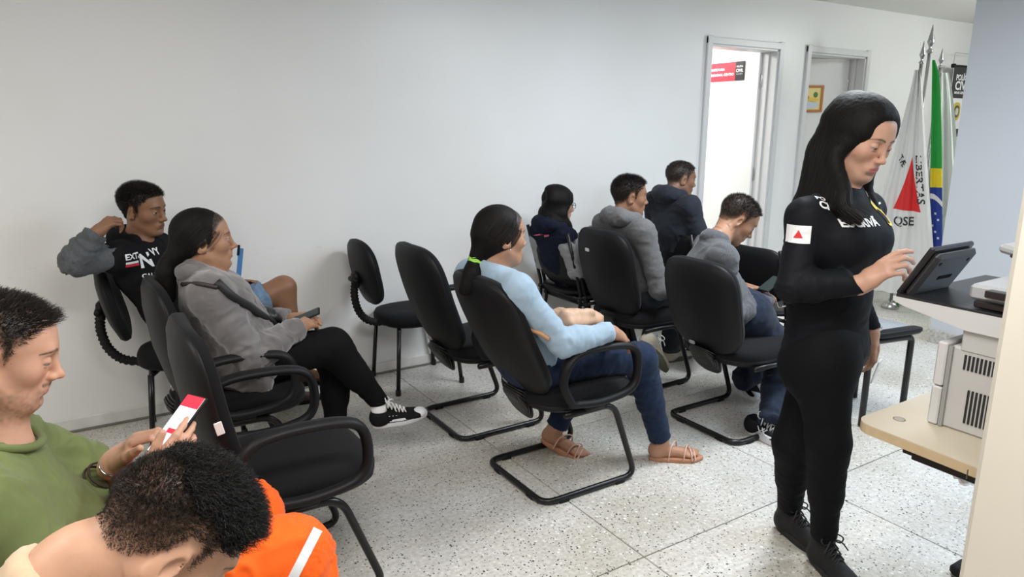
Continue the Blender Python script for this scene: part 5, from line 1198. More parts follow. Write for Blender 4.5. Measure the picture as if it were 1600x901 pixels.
# ---- woman in grey velour jacket
def grey_woman():
    Y = 2.98; l, f = Y3, X3
    pel = np.array([.56,Y,.575]); wst = np.array([.53,Y,.68]); chs = np.array([.475,Y,.815]); nb = np.array([.425,Y,.935])
    p = Person('woman in grey velour jacket and black leggings, legs crossed, phone in hand', pel); B = p.body
    shR = np.array([.425,Y-.172,.885]); shL = np.array([.44,Y+.17,.885]); elR = at(392,556,Y=2.74); wrR = at(466,512,Y=2.86); elL = np.array([.60,3.20,.66]); wrL = at(452,500,Y=3.06)
    hipR, hipL = pel+np.array([.02,-.09,0]), pel+np.array([.02,.09,-.01])
    kR = at(520,540,Y=2.93); aR = at(594,630,Y=2.90); kL = np.array([.98,3.06,.50]); aL = np.array([.93,3.0,.10])
    h = Head(at(319,374,Y=Y), -6, -1, 0, s=1.03, jaw=1.0, nose=1.0, cheek=1.05, gaze=(0,4), lids=(.0014,-.0042), brow=.8); h.build(B, nb+f*.02, .052)
    torso(B, pel, wst, chs, nb, l, -.012, (1.05,1.1,1.02), (shR,shL)); arm(B, shR, elR, wrR, -.004, 1.0); arm(B, shL, elL, wrL, -.004, 1.0); leg(B, hipR, kR, aR, -.008); leg(B, hipL, kL, aL, -.008)
    hR = unit(at(490,500,Y=2.93)-wrR); hand(B, wrR, hR, unit(np.array([.1,-.5,.85])), 'R', (.40,.5,.35), thumb=(.85,.3,-.4,.25)); hL = unit(at(488,488,Y=2.96)-wrL); hand(B, wrL, hL, unit(np.array([-.1,-.1,1.])), 'L', (.4,.55,.4), thumb=(.8,.4,-.3,.2))
    sk = (.36,.19,.115)
    def col(V): return h.colour(V, sk, lip=(.28,.10,.08), brow=(.03,.02,.016), hair=DK, flush=.25, hl=.0, brow_w=.8)
    hb = box_of(h.c, .155); r1 = obox([wrR, wrL, wrR+hR*.17, wrL+hL*.17], .04)
    p.finish_body(.012, col, [h], [(hb[0],hb[1],.0027),(r1[0],r1[1],.0027)])
    vel = mat('velour_grey', (.125,.113,.112), .75, bump=(500,.3,.001), var=(16,.16), sheen=.5)
    s = S(); torso(s, pel+np.array([-.01,0,-.02]), wst, chs, nb, l, .018, (1.05,1.12,1.03), (shR,shL)); arm(s, shR, elR, wrR, .019, 1.06); arm(s, shL, elL, wrL, .019, 1.06)
    s.cutend(wrR, wrR-elR); s.cutend(wrL, wrL-elL); s.cut(nb+Z3*.035+f*.03, Z3+f*.5, .006, nb-.12, nb+.12)
    s.cap(pel+np.array([.06,-.155,-.02]), pel+np.array([.04,-.16,-.10]), .035, .02, .04)
    sh = p.garment('jacket', s, vel, .0062, [(shR,elR,.6,1.5),(elR,wrR,1.6,1.0),(shL,elL,.6,1.4),(elL,wrL,1.4,1.0),(pel,chs,1.4,.6)], .0060, 28., .005); VQ = p.lastVQ; tr = bvh(*VQ)
    s = S(); R_ = np.eye(3); s.ell(nb-f*.035+Z3*.018, (.062,.100,.042), None, .03); s.ell(nb+f*.015+Z3*.05, (.06,.070,.06), None, .012, 's'); p.garment('collar', s, vel, .006, [(nb-l*.1,nb+l*.1,1,1)], .003, 30., .003, sh)
    mb = MB(); d_ = unit(wrR-elR); mb.tube([wrR-d_*.035, wrR-d_*.003], [.045,.040], 18); p.mb('cuff', mb, vel, sh)
    def drape(pts, r, name, m, parent, flat=1.):
        P = []
        for px, py in pts:
            d = unit(at(px,py,Y=2.9)-np.array([0,0,CAM_H])); hit = tr.ray_cast(Vector((0,0,CAM_H)), Vector(d))
            if hit[0] is not None: P.append(np.array(hit[0])-d*r*.35)
        if len(P) > 2: mb = MB(); mb.tube(smooth_path(P,4), r, 8); return p.mb(name, mb, m, parent)
    drape([(258,452),(285,444),(310,443),(340,449)], .0085, 'bag_strap', mat('strap_brown',(.030,.022,.020),.6), sh)
    drape([(338,440),(362,462),(388,478),(408,492),(428,505)], .017, 'bag_strap', mat('strap_black',(.012,.012,.013),.6), sh)
    mb = MB(); q = pel+np.array([.055,-.185,-.045]); mb.box(q,(.006,.006,.13),.002, rotm(0,8)); p.mb('zip', mb, mat('zip_white',(.6,.6,.6),.4), sh)
    lg = cloth_mat('black_leggings', (.0055,.0055,.006), .8, (700,.2,.0006), (40,.06), .06)
    s = S(); s.cap(pel-np.array([.03,0,.02]), pel+f*.05, .124, .118, .05, l, 1.42); leg(s, hipR, kR, aR, .004, 1.06, r=(.096,.064,.058,.037)); leg(s, hipL, kL, aL, .004, 1.06, r=(.096,.064,.058,.037)); s.cutend(aR, aR-kR)
    p.garment('leggings', s, lg, .007, [(hipR,kR,.7,.8),(kR,aR,.6,1.0),(hipL,kL,.7,.8),(kL,aL,.6,1.0)], .0026, 30., .002)
    cv = cloth_mat('black_canvas', (.012,.012,.013), .8, (600,.4,.001), (60,.1), .1); wr_ = mat('white_rubber', (.72,.72,.76), .5); wl = mat('white_lace', (.75,.75,.73), .7)
    heel = at(582,668,Y=2.88); toe = at(674,648,Y=2.80); up = unit(np.cross(unit(toe-heel), np.cross(unit(kR-aR), unit(toe-heel))))
    u, W_ = shoe(p.root, p.base, heel, toe, up, cv, wr_, wl, False, .262, 'sneaker', rim=mat('sole_line',(.02,.02,.03),.6), chunky=1.5)
    s = S(); s.ell(W_((.226,0,.030)), (.032,.034,.022), shoe_frame(heel,toe,up), .01); V, Q = s.mesh(.004); p.add('toe_cap', V, Q, wr_, None, u)
    mb = MB(); mb.tube([W_((.045,0,.06)), W_((.043,0,.102))], [.034,.035], 16); p.mb('sock', mb, mat('white_sock',(.75,.75,.75),.9), u)
    mb = MB()
    for k in range(5): mb.lathe([(.0005,-.001),(.004,0),(.0005,.002)], 8, W_((.085+.016*k,-.037+.002*k,.060-.003*k)))
    for k in range(2): mb.lathe([(.0005,-.001),(.004,0),(.0005,.002)], 8, W_((.085+.022*k,-.044,.036)))
    p.mb('eyelet', mb, wr_, u)
    tL = at(582,716,Z=.025); hl = np.array([aL[0]-.04,aL[1]+.01,0]); d = unit((tL-hl)*np.array([1,1,0])); u2, W2 = shoe(p.root, p.base, tL*np.array([1,1,0])-d*.262, tL*np.array([1,1,0]), Z3, cv, wr_, wl, False, .262, 'sneaker', chunky=1.15)
    s = S(); s.ell(W2((.232,0,.030)), (.034,.036,.024), shoe_frame(hl,tL,Z3), .01); V, Q = s.mesh(.004); p.add('toe_cap', V, Q, wr_, None, u2)
    # low ponytail
    w = h.w; hs = h.s; tie = at(262,412,Y=Y+.01); s = S()
    s.ell(w((-.019,0,.034)), np.array([.101,.081,.089])*hs, h.M, .02); s.ell(w((.100,0,-.058)), np.array([.083,.10,.112])*hs, h.M, .010, 's')
    for y in (-1,1): s.ell(w((-.006,y*.098,-.020)), np.array([.028,.030,.040])*hs, h.M, .008, 's')
    s.cap(w((-.075,0,-.01)), tie, .045*hs, .024, .03); s.cap(w((-.055,-.03,-.025)), tie, .034*hs, .02, .03); s.cap(w((-.055,.03,-.025)), tie, .034*hs, .02, .03)
    gP = [tie, tie+np.array([-.01,0,-.035]), tie+np.array([-.015,0,-.09]), tie+np.array([.0,-.01,-.14])]; rP = [.024,.034,.032,.012]
    lock_chain(s, smooth_path(gP,3), np.interp(np.linspace(0,1,10), np.linspace(0,1,4), rP), .015)
    V, Q = s.mesh(.004); V = groove(V, Q, lambda V: tie-V, .0009, 380); ho = p.add('hair', V, Q, M_HAIRSH())
    V, Q, C = combed_strands(h, *p.parts[1], 2300, tie, 6, .00055, (.013,.011,.010), .0095, hl=.002); p.add('hair_strands', V, Q, hair_mat(), C, ho)
    V, Q, C = guide_strands([(gP,rP,1)], 600, np.random.default_rng(9), .0006, 12, (.013,.011,.010), (.8,1.15)); p.add('ponytail_strands', V, Q, hair_mat(), C, ho)
    # phone in her hands
    c = at(480,493,Y=2.94); ph = empty('mobile_phone', tuple(c)); tag(ph, 'dark phone in the hands of the woman in the grey jacket', 'phone'); Rm = rotm(-25,-22,20)
    mb = MB(); mb.box((0,0,0),(.115,.050,.009),.003,Rm); mb.build('case', M_BLACKPL, ph, smooth=False); mb = MB(); mb.box(Rm@np.array([0,0,.0048]),(.105,.044,.001),0,Rm); mb.build('display', mat('dark_glass',(.02,.03,.03),.1), ph, smooth=False)
    # small black bag on her lap
    s = S(); c = at(420,492,Y=2.98); s.ell(c, (.055,.065,.030), rotm(10,35), .02); V, Q = s.mesh(.007); V = folds(V, Q, [(c-X3*.1,c+X3*.1,1,1)], .006, 30); bo = link('shoulder_bag', make_mesh('shoulder_bag', V-c, Q, mat('black_leather',(.012,.012,.012),.38)), None, c); tag(bo, 'small black leather bag on the lap of the grey jacket woman', 'bag')
grey_woman()

# ---- boy with raised elbow
def boy():
    Y = 3.66; az = -34; f, l = rotm(az)[:,0], rotm(az)[:,1]
    pel = np.array([.45,Y,.565]); wst = np.array([.38,Y,.68]); chs = np.array([.30,Y,.84]); nb = np.array([.265,Y,.985])
    p = Person('boy in black varsity jacket with grey sleeves leaning on his raised elbow', pel); B = p.body
    shR = nb-l*.165-Z3*.045; shL = nb+l*.165-Z3*.055; elR = at(118,408,Y=3.48); wrR = at(150,364,Y=3.47); elL = np.array([.52,3.80,.72]); wrL = np.array([.66,3.66,.72])
    hipR, hipL = pel+np.array([.02,-.085,0]), pel+np.array([.02,.085,0]); kR = at(443,450,Y=3.60); aR = kR+np.array([.03,-.03,-.42]); kL = np.array([.88,3.80,.52]); aL = np.array([.90,3.78,.10])
    h = Head(at(224,326,Y=Y-.01), -40, 8, 4, s=.99, jaw=.9, nose=1.1, lip=1.25, gaze=(-14,-6), lids=(.0012,-.0042), brow=.85); h.build(B, nb+f*.015, .047)
    torso(B, pel, wst, chs, nb, l, -.012, (.92,.85,.9), (shR,shL)); arm(B, shR, elR, wrR, -.004, .9); arm(B, shL, elL, wrL, -.004, .9); leg(B, hipR, kR, aR, 0, .92, r=(.088,.062,.054,.036)); leg(B, hipL, kL, aL, 0, .92)
    B.cap(aR-Z3*.03, aR+np.array([.15,-.05,-.07]), .035, .025, .03)
    hR = unit(at(184,336,Y=3.49)-wrR); hand(B, wrR, hR, unit(np.array([-.75,-.5,.3])), 'R', (.9,1.0,.6), thumb=(.8,.35,-.4,.4), s=.95); hand(B, wrL, unit(np.array([.6,-.2,.2])), np.array([.2,.3,.9]), 'L', (.5,.6,.4), s=.93)
    sk = (.24,.12,.068)
    def col(V): return h.colour(V, sk, lip=(.17,.068,.052), brow=(.012,.009,.008), hair=DK, flush=.1, fade=.01)
    hb = box_of(h.c, .15); r1 = box_of(wrR+hR*.05, .11); r2 = box_of(kR, .16)
    p.finish_body(.011, col, [h], [(hb[0],hb[1],.0028),(r1[0],r1[1],.0028),(r2[0],r2[1],.006)], iris=(.03,.015,.01))
    crop_hair(p, h, 6500, .016, (.010,.009,.008), 21, .0008, top=lambda L: np.clip(.45+L[:,2]/.09,.35,1.15), curl=.006, lay=.1)
    s = S(); torso(s, pel, wst, chs, nb, l, .016, (.95,.9,.95), (shR,shL)); s.cut(nb+Z3*.02+f*.02, Z3+f*.5, .006, nb-.12, nb+.12); s.cap(shR, shR*.8+elR*.2, .062, .06, .03)
    bk = cloth_mat('varsity_black', (.008,.008,.009), .85, (500,.3,.001), (50,.08), .1); sh = p.garment('jacket', s, bk, .0075, [(pel,chs,1.3,.6)], .005, 30., .005); VQ = p.lastVQ
    gs = cloth_mat('sleeve_grey', (.085,.092,.100), .9, (500,.35,.001), (90,.16), .2)
    for a, b, c, nm in ((shR,elR,wrR,'sleeve'),(shL,elL,wrL,'sleeve')):
        s = S(); arm(s, a, b, c, .018, 1.0); s.cutend(c, c-b); s.cap(a, a*.6+nb*.4, .06, .05, .03); p.garment(nm, s, gs, .0072, [(a,b,.8,1.5),(b,c,1.6,1.1)], .0055, 30., .004, sh)
    s = S(); hood(s, nb, f, l, .95); p.garment('hood', s, bk, .008, [(nb-l*.1,nb+l*.1,1,1)], .004, 24., .004, sh)
    tr = bvh(*VQ); M_W = mat('print_white', (.75,.75,.76), .6); M_R = mat('print_red', (.62,.02,.03), .6); n_ = unit(f-.5*Y3); a_ = unit(np.cross(Z3, n_)); b_ = np.cross(n_, a_); d_ = unit(at(224,408,Y=Y)-np.array([0,0,CAM_H])); q = tr.ray_cast(Vector((0,0,CAM_H)), Vector(d_))[0]; q = np.array(q) if q is not None else chs+f*.15; q = q+n_*.03
    for tx, sz, du, dv in (('EXTI', .036, -.052, .030), ('N', .085, .012, .0), ('VY', .040, .075, .03), ('CALF', .026, .01, -.065)): decal(p, 'lettering', tr, q+a_*du+b_*dv, a_, b_, text_shape(tx, sz, sz*.03), M_W, sh, .003)
    decal(p, 'stripe', tr, q-a_*.056+b_*.004, a_, b_, rect_shape(.062,.010,6,1), M_W, sh, .003); decal(p, 'stripe', tr, q-a_*.056-b_*.008, a_, b_, rect_shape(.062,.010,6,1), M_R, sh, .003)
    dn = cloth_mat('denim_light', (.13,.20,.30), .85, (600,.4,.001), (40,.25), .15); s = S(); s.cap(pel-np.array([.03,0,.02]), pel+X3*.05, .118, .112, .05, Y3, 1.38)
    mR = hipR*.22+kR*.78; mL = hipL*.25+kL*.75; s.cap(hipR, mR, .092, .084, .04); s.cap(hipL, mL, .092, .084, .04); s.cutend(mR, kR-hipR, .12, .12); s.cutend(mL, kL-hipL, .12, .12); p.garment('shorts', s, dn, .008, [(hipR,mR,1,1.6),(hipL,mL,1,1.6)], .006, 28., .004)
    tan = mat('shoe_dark', (.05,.03,.02), .6)
    for a in (aL,aR): shoe(p.root, p.base, np.array([a[0]-.05,a[1],max(0,a[2]-.10)]), np.array([a[0]+.2,a[1]-.03,max(0,a[2]-.10)]), Z3, tan, M_RUB, None, False, .26, 'shoe')
    # folded leaflet in his left hand
    c = at(374,418,Y=3.58); lf = empty('folder', tuple(c)); tag(lf, 'blue and white folded leaflet held by the boy', 'leaflet')
    R_ = rotm(-52,0,-14)
    mb = MB(); mb.box(R_@np.array([0,0,0]),(.004,.034,.19),.001,R_); mb.build('cover', mat('leaflet_blue',(.07,.20,.42),.4), lf, smooth=False); mb = MB(); mb.box(R_@np.array([-.006,.012,-.02]),(.003,.045,.17),.001,rotm(-40,0,-4)); mb.build('page', mat('paper_white',(.8,.8,.8),.6), lf, smooth=False)
    mb = MB(); mb.box(R_@np.array([.003,-.02,.085]),(.006,.016,.05),.002,R_); mb.build('clip', M_BLACKPL, lf, smooth=False)
boy()

# ---- man in green shirt
def green_man():
    Y = 1.72; l, f = Y3, X3
    hc = at(4,548,Y=Y); nb = np.array([hc[0]-.055,Y,hc[2]-.205]); chs = nb+np.array([.01,0,-.15]); wst = chs+np.array([.0,0,-.16]); pel = np.array([nb[0]-.02,Y,.565])
    p = Person('man in olive green T-shirt reading his phone at the left edge', pel); B = p.body
    shR = nb+np.array([-.005,-.185,-.055]); shL = nb+np.array([.01,.185,-.055]); wrL = at(180,722,Y=1.80); wrR = at(226,772,Y=1.62)
    elL = np.array([.02,1.97,.62]); elR = np.array([-.07,1.49,.58])
    hipR, hipL = pel+np.array([.02,-.10,0]), pel+np.array([.02,.10,0]); kR = at(450,880,Z=.53); kL = np.array([.30,1.80,.50]); aR = at(505,1010,Z=.1); aR = np.array([kR[0]+.05,kR[1]-.03,.10]); aL = np.array([kL[0]+.02,1.85,.10])
    h = Head(hc, -6, 18, 0, s=1.0, jaw=1.14, nose=1.05, cheek=.9, width=1.05, lip=.85, gaze=(0,-30), lids=(-.0018,-.0060)); h.build(B, nb+f*.02, .060)
    torso(B, pel, wst, chs, nb, l, -.012, (1.1,1.15,1.08), (shR,shL)); arm(B, shR, elR, wrR, 0, 1.05); arm(B, shL, elL, wrL, 0, 1.05); leg(B, hipR, kR, aR, -.008); leg(B, hipL, kL, aL, -.008)
    pc0 = at(278,664,Y=1.70); up_ = unit(at(318,612,Y=1.70)-at(232,728,Y=1.70)); pd = unit(np.array([.62,.0,.78])); 
    # phone: long axis from lower left to upper right of the picture, screen towards his eyes
    la = unit(at(312,620,Y=1.73)-at(238,722,Y=1.67)); eye = h.w((.09,0,0)); nrm = unit(eye-pc0); nrm = unit(nrm-la*la.dot(nrm)); nrm = unit(nrm*.9+np.array([.05,-.25,.1])); nrm = unit(nrm-la*la.dot(nrm)); sd = np.cross(la, nrm)
    hL = unit(at(228,672,Y=1.76)-wrL); hand(B, wrL, hL, unit(np.array([-.45,.2,.85])), 'L', fing=[(.5,.7,.5),(.55,.75,.5),(.55,.75,.5),(.6,.8,.5)], thumb=(.8,.45,-.1,.2), s=1.03)
    hR = unit(at(292,694,Y=1.64)-wrR); hand(B, wrR, hR, unit(np.array([.25,-.8,.45])), 'R', fing=[(.15,.35,.2),(.3,.5,.3),(.4,.6,.4),(.5,.7,.4)], thumb=(.9,.35,.25,.15), s=1.05)
    sk = (.56,.315,.215)
    def col(V): return h.colour(V, sk, lip=(.50,.22,.19), brow=(.03,.02,.015), beard=.42, hair=(.022,.018,.016), flush=.55, stache=.75, fade=.015, hl=.006)
    hb = box_of(h.c, .16); r1 = obox([wrR, wrL, wrR+hR*.18, wrL+hL*.18], .045)
    p.finish_body(.012, col, [h], [(hb[0],hb[1],.0026),(r1[0],r1[1],.0024)])
    crop_hair(p, h, 9000, .0135, (.020,.016,.014), 31, .00062, hl=.006, top=lambda L: np.clip(.38+(L[:,2]-.01)/.085,.30,1.25)*np.where(L[:,0] > .055,1.25,1), curl=.0015, lay=.75, comb=(.55,0,.15), varc=.5)
    gr = cloth_mat('green_shirt', (.135,.165,.060), .9, (700,.25,.0008), (40,.05), .25)
    s = S(); torso(s, pel-Z3*.02, wst, chs, nb, l, .012, (1.12,1.2,1.1), (shR,shL)); s.ell(wst+np.array([.06,0,-.03]), (.10,.15,.13), None, .08)
    for a, b in ((shR,elR),(shL,elL)): e_ = a*.22+b*.78; s.cap(a, e_, .070, .066, .04); s.cutend(e_, b-a, .10, .1)
    s.cut(nb+Z3*.035+f*.03, Z3+f*.45, .004, nb-.12, nb+.12)
    s.ell(pel+np.array([.10,.06,.055]), (.15,.20,.095), None, .06); sh = p.garment('t_shirt', s, gr, .006, [(shR,elR,.9,1.6),(shL,elL,.9,1.6),(pel,chs,1.3,.5)], .0065, 17., .006)
    mb = MB(); mb.tube([nb+Z3*.030+f*.026+np.array([.072*math.cos(a),.078*math.sin(a),-.030*math.cos(a)]) for a in np.linspace(0,2*math.pi,30,endpoint=False)], .009, 8, True); p.mb('collar', mb, gr, sh)
    og = cloth_mat('orange_trousers', (.85,.115,.008), .75, (600,.25,.0008), (30,.05), .2)
    s = S(); s.cap(pel-np.array([.03,0,.02]), pel+X3*.05, .125, .12, .05, l, 1.4); leg(s, hipR, kR, aR, .012, 1.12, r=(.098,.072,.068,.058)); leg(s, hipL, kL, aL, .012, 1.12, r=(.098,.072,.068,.058)); p.garment('trousers', s, og, .0062, [(hipR,kR,.8,1.5),(kR,aR,1.6,1.2),(hipL,kL,.8,1.5),(kL,aL,1.6,1.2)], .0055, 24., .003); VQ = p.lastVQ
    tr = bvh(*VQ); P = []
    for t in np.linspace(0,1,40):
        px, py = 497-42*t, 826+82*t; row = []
        for du in (-7.5,7.5):
            d = unit(at(px+du*.9,py+du*.45,Y=1.4)-np.array([0,0,CAM_H])); hit = tr.ray_cast(Vector((0,0,CAM_H)), Vector(d)); row.append(np.array(hit[0])-d*.007 if hit[0] is not None else None)
        if row[0] is not None and row[1] is not None: P.append(row)
    if len(P) > 2:
        V = np.array([q for r_ in P for q in r_]); F = [(2*i,2*i+1,2*i+3,2*i+2) for i in range(len(P)-1)]; p.add('reflective_stripe', V, F, mat('reflective',(.62,.64,.66),.35), None, bpy.data.objects['trousers'])
    for a in (aR,aL): shoe(p.root, p.base, np.array([a[0]-.05,a[1],0]), np.array([a[0]+.2,a[1],0]), Z3, mat('boot_dark',(.02,.018,.016),.6), M_RUB, M_RUB, True, .28, 'boot')
    mb = MB()
    for q, r_ in ((wrL-hL*.045,.036),(wrL-hL*.060,.037)):
        a1 = unit(np.cross(hL, Z3)); b1 = np.cross(hL, a1); mb.tube([q+r_*(math.cos(a)*a1+math.sin(a)*b1) for a in np.linspace(0,2*math.pi,24,endpoint=False)], .003, 6, True)
    p.mb('cord_bracelet', mb, mat('cord_dark',(.03,.015,.010),.7))
    mb = MB(); q = wrL-hL*.012; a1 = unit(np.cross(hL, Z3)); b1 = np.cross(hL, a1); mb.tube([q+.034*(math.cos(a)*a1*1.1+math.sin(a)*b1*.8) for a in np.linspace(0,2*math.pi,24,endpoint=False)], .0028, 6, True); p.mb('silver_bracelet', mb, M_CHROME)
    ph = empty('mobile_phone', tuple(pc0)); tag(ph, 'phone with red and white screen in the hands of the green-shirted man', 'phone'); R_ = np.array([sd, la, nrm]).T
    mb = MB(); mb.box((0,0,0),(.074,.158,.009),.003,R_); mb.build('case', M_BLACKPL, ph, smooth=False)
    for (x, y, a, b, c, e_) in ((0,.0,.069,.150,(.78,.82,.88),.55),(0,.060,.069,.030,(.85,.03,.06),.5),(.004,-.018,.040,.012,(.85,.03,.06),.5),(0,.026,.040,.020,(.55,.66,.74),.5)):
        mb = MB(); mb.box(R_@np.array([x,y,.0047+(.0004 if b < .1 else 0)]),(a,b,.0008),0,R_); mb.build('screen' if b > .1 else 'screen_block', mat('screen_%d_%d'%(c[0]*100,b*1000),c,.2,emit=e_), ph, smooth=False)
    # dark pouch below the wrist
    c = at(208,740,Y=1.72); s = S(); s.ell(c-Z3*.02, (.055,.03,.045), rotm(20,10), .02); V, Q = s.mesh(.006); wo = link('pouch', make_mesh('pouch', V-c, Q, mat('pouch_brown',(.035,.012,.010),.5)), None, c); tag(wo, 'dark brown pouch under the wrists of the green-shirted man', 'pouch')
    return p
green_man()

# ---- bowed man in the foreground
def bowed_man():
    Y = 1.02; l, f = Y3, X3
    hc = at(266,842,Y=Y); h = Head(hc, 2, 52, -2, s=1.0, jaw=1.0, nose=1.0, gaze=(0,-30), lids=(-.001,-.006)); up = h.M[:,2]
    nb = at(108,905,Y=Y+.01); chs = nb+np.array([-.10,0,-.16]); wst = chs+np.array([-.06,0,-.17]); pel = np.array([wst[0]-.04,Y,.56])
    p = Person('man with cropped black curls bowing his head in the foreground', pel); B = p.body
    h.build(B, nb, .058); shR = nb+np.array([-.03,-.18,-.12]); shL = nb+np.array([-.03,.18,-.12]); elR = shR+np.array([.16,.0,-.24]); elL = shL+np.array([.16,0,-.24]); wrR = elR+np.array([.2,.1,-.06]); wrL = elL+np.array([.2,-.1,-.06])
    hipR, hipL = pel+np.array([.02,-.09,0]), pel+np.array([.02,.09,0]); kR, kL = hipR+np.array([.44,-.03,-.01]), hipL+np.array([.44,.02,-.01]); aR, aL = kR+np.array([0,0,-.43]), kL+np.array([0,0,-.43])
    torso(B, pel, wst, chs, nb, l, -.012, sh=(shR,shL)); arm(B, shR, elR, wrR); arm(B, shL, elL, wrL); leg(B, hipR, kR, aR, -.006); leg(B, hipL, kL, aL, -.006); hand(B, wrR, np.array([.9,.3,-.2]), np.array([.2,0,1]), 'R', (.5,.6,.4)); hand(B, wrL, np.array([.9,-.3,-.2]), np.array([.2,0,1]), 'L', (.5,.6,.4))
    sk = (.52,.29,.19)
    def col(V): return h.colour(V, sk, hair=(.045,.030,.022), fade=.055, flush=.2, beard=.35, hl=.012)
    hb = box_of(h.c, .165); p.finish_body(.012, col, [h], [(hb[0],hb[1],.0024)])
    curl = lambda L: np.clip((L[:,2]-.030)/.045,0,1)
    ho = crop_hair(p, h, 22000, .0085, (.022,.016,.012), 41, .00045, hl=.014, region=lambda L: L[:,2] > -.055+.55*np.clip(-.05-L[:,0],0,1), top=lambda L: np.clip(.35+(L[:,2]+.02)/.09,.25,1.2), curl=.002, lay=.7, comb=(.35,0,.25), varc=.6, m=4, name='hair')
    o2 = crop_hair(p, h, 11000, .019, (.010,.009,.009), 42, .00072, top=lambda L: np.clip(.55+(L[:,2]-.04)/.10+np.clip(L[:,0]/.16,0,.5),.4,1.3), curl=.0055, lay=.75, comb=(.55,0,.15), varc=.45, m=8, name='curls', region=lambda L: (L[:,2]+.35*L[:,0] > .055+.010*vnoise(L*60)))
    o2.parent = ho; o2.location = (0,0,0)
    bg_ = cloth_mat('beige_shirt', (.55,.40,.27), .9, (600,.25,.0008), (40,.05), .2); s = S(); torso(s, pel, wst, chs, nb, l, .012, (1.02,1.02,1.02), (shR,shL)); s.cut(nb-np.array([.0,0,-.005])+f*.005, unit(nb-chs)+f*.2, .004, nb-.13, nb+.13)
    for a, b in ((shR,elR),(shL,elL)): e_ = a*.3+b*.7; s.cap(a, e_, .068, .066, .04); s.cutend(e_, b-a, .1, .1)
    sh = p.garment('shirt', s, bg_, .008, [(pel,chs,1,.6)], .005, 20., .005)
    dn = cloth_mat('dark_trousers', (.02,.022,.03), .85); s = S(); s.cap(pel-X3*.03, pel+X3*.05, .125, .12, .05, l, 1.38); leg(s, hipR, kR, aR, .01, 1.08); leg(s, hipL, kL, aL, .01, 1.08); p.garment('trousers', s, dn, .009, [(hipR,kR,1,1.3),(hipL,kL,1,1.3)], .005, 26.)
    for a in (aR,aL): shoe(p.root, p.base, np.array([a[0]-.05,a[1],0]), np.array([a[0]+.2,a[1],0]), Z3, mat('boot_dark',(.02,.018,.016),.6), M_RUB, M_RUB, False, .28, 'shoe')
bowed_man()

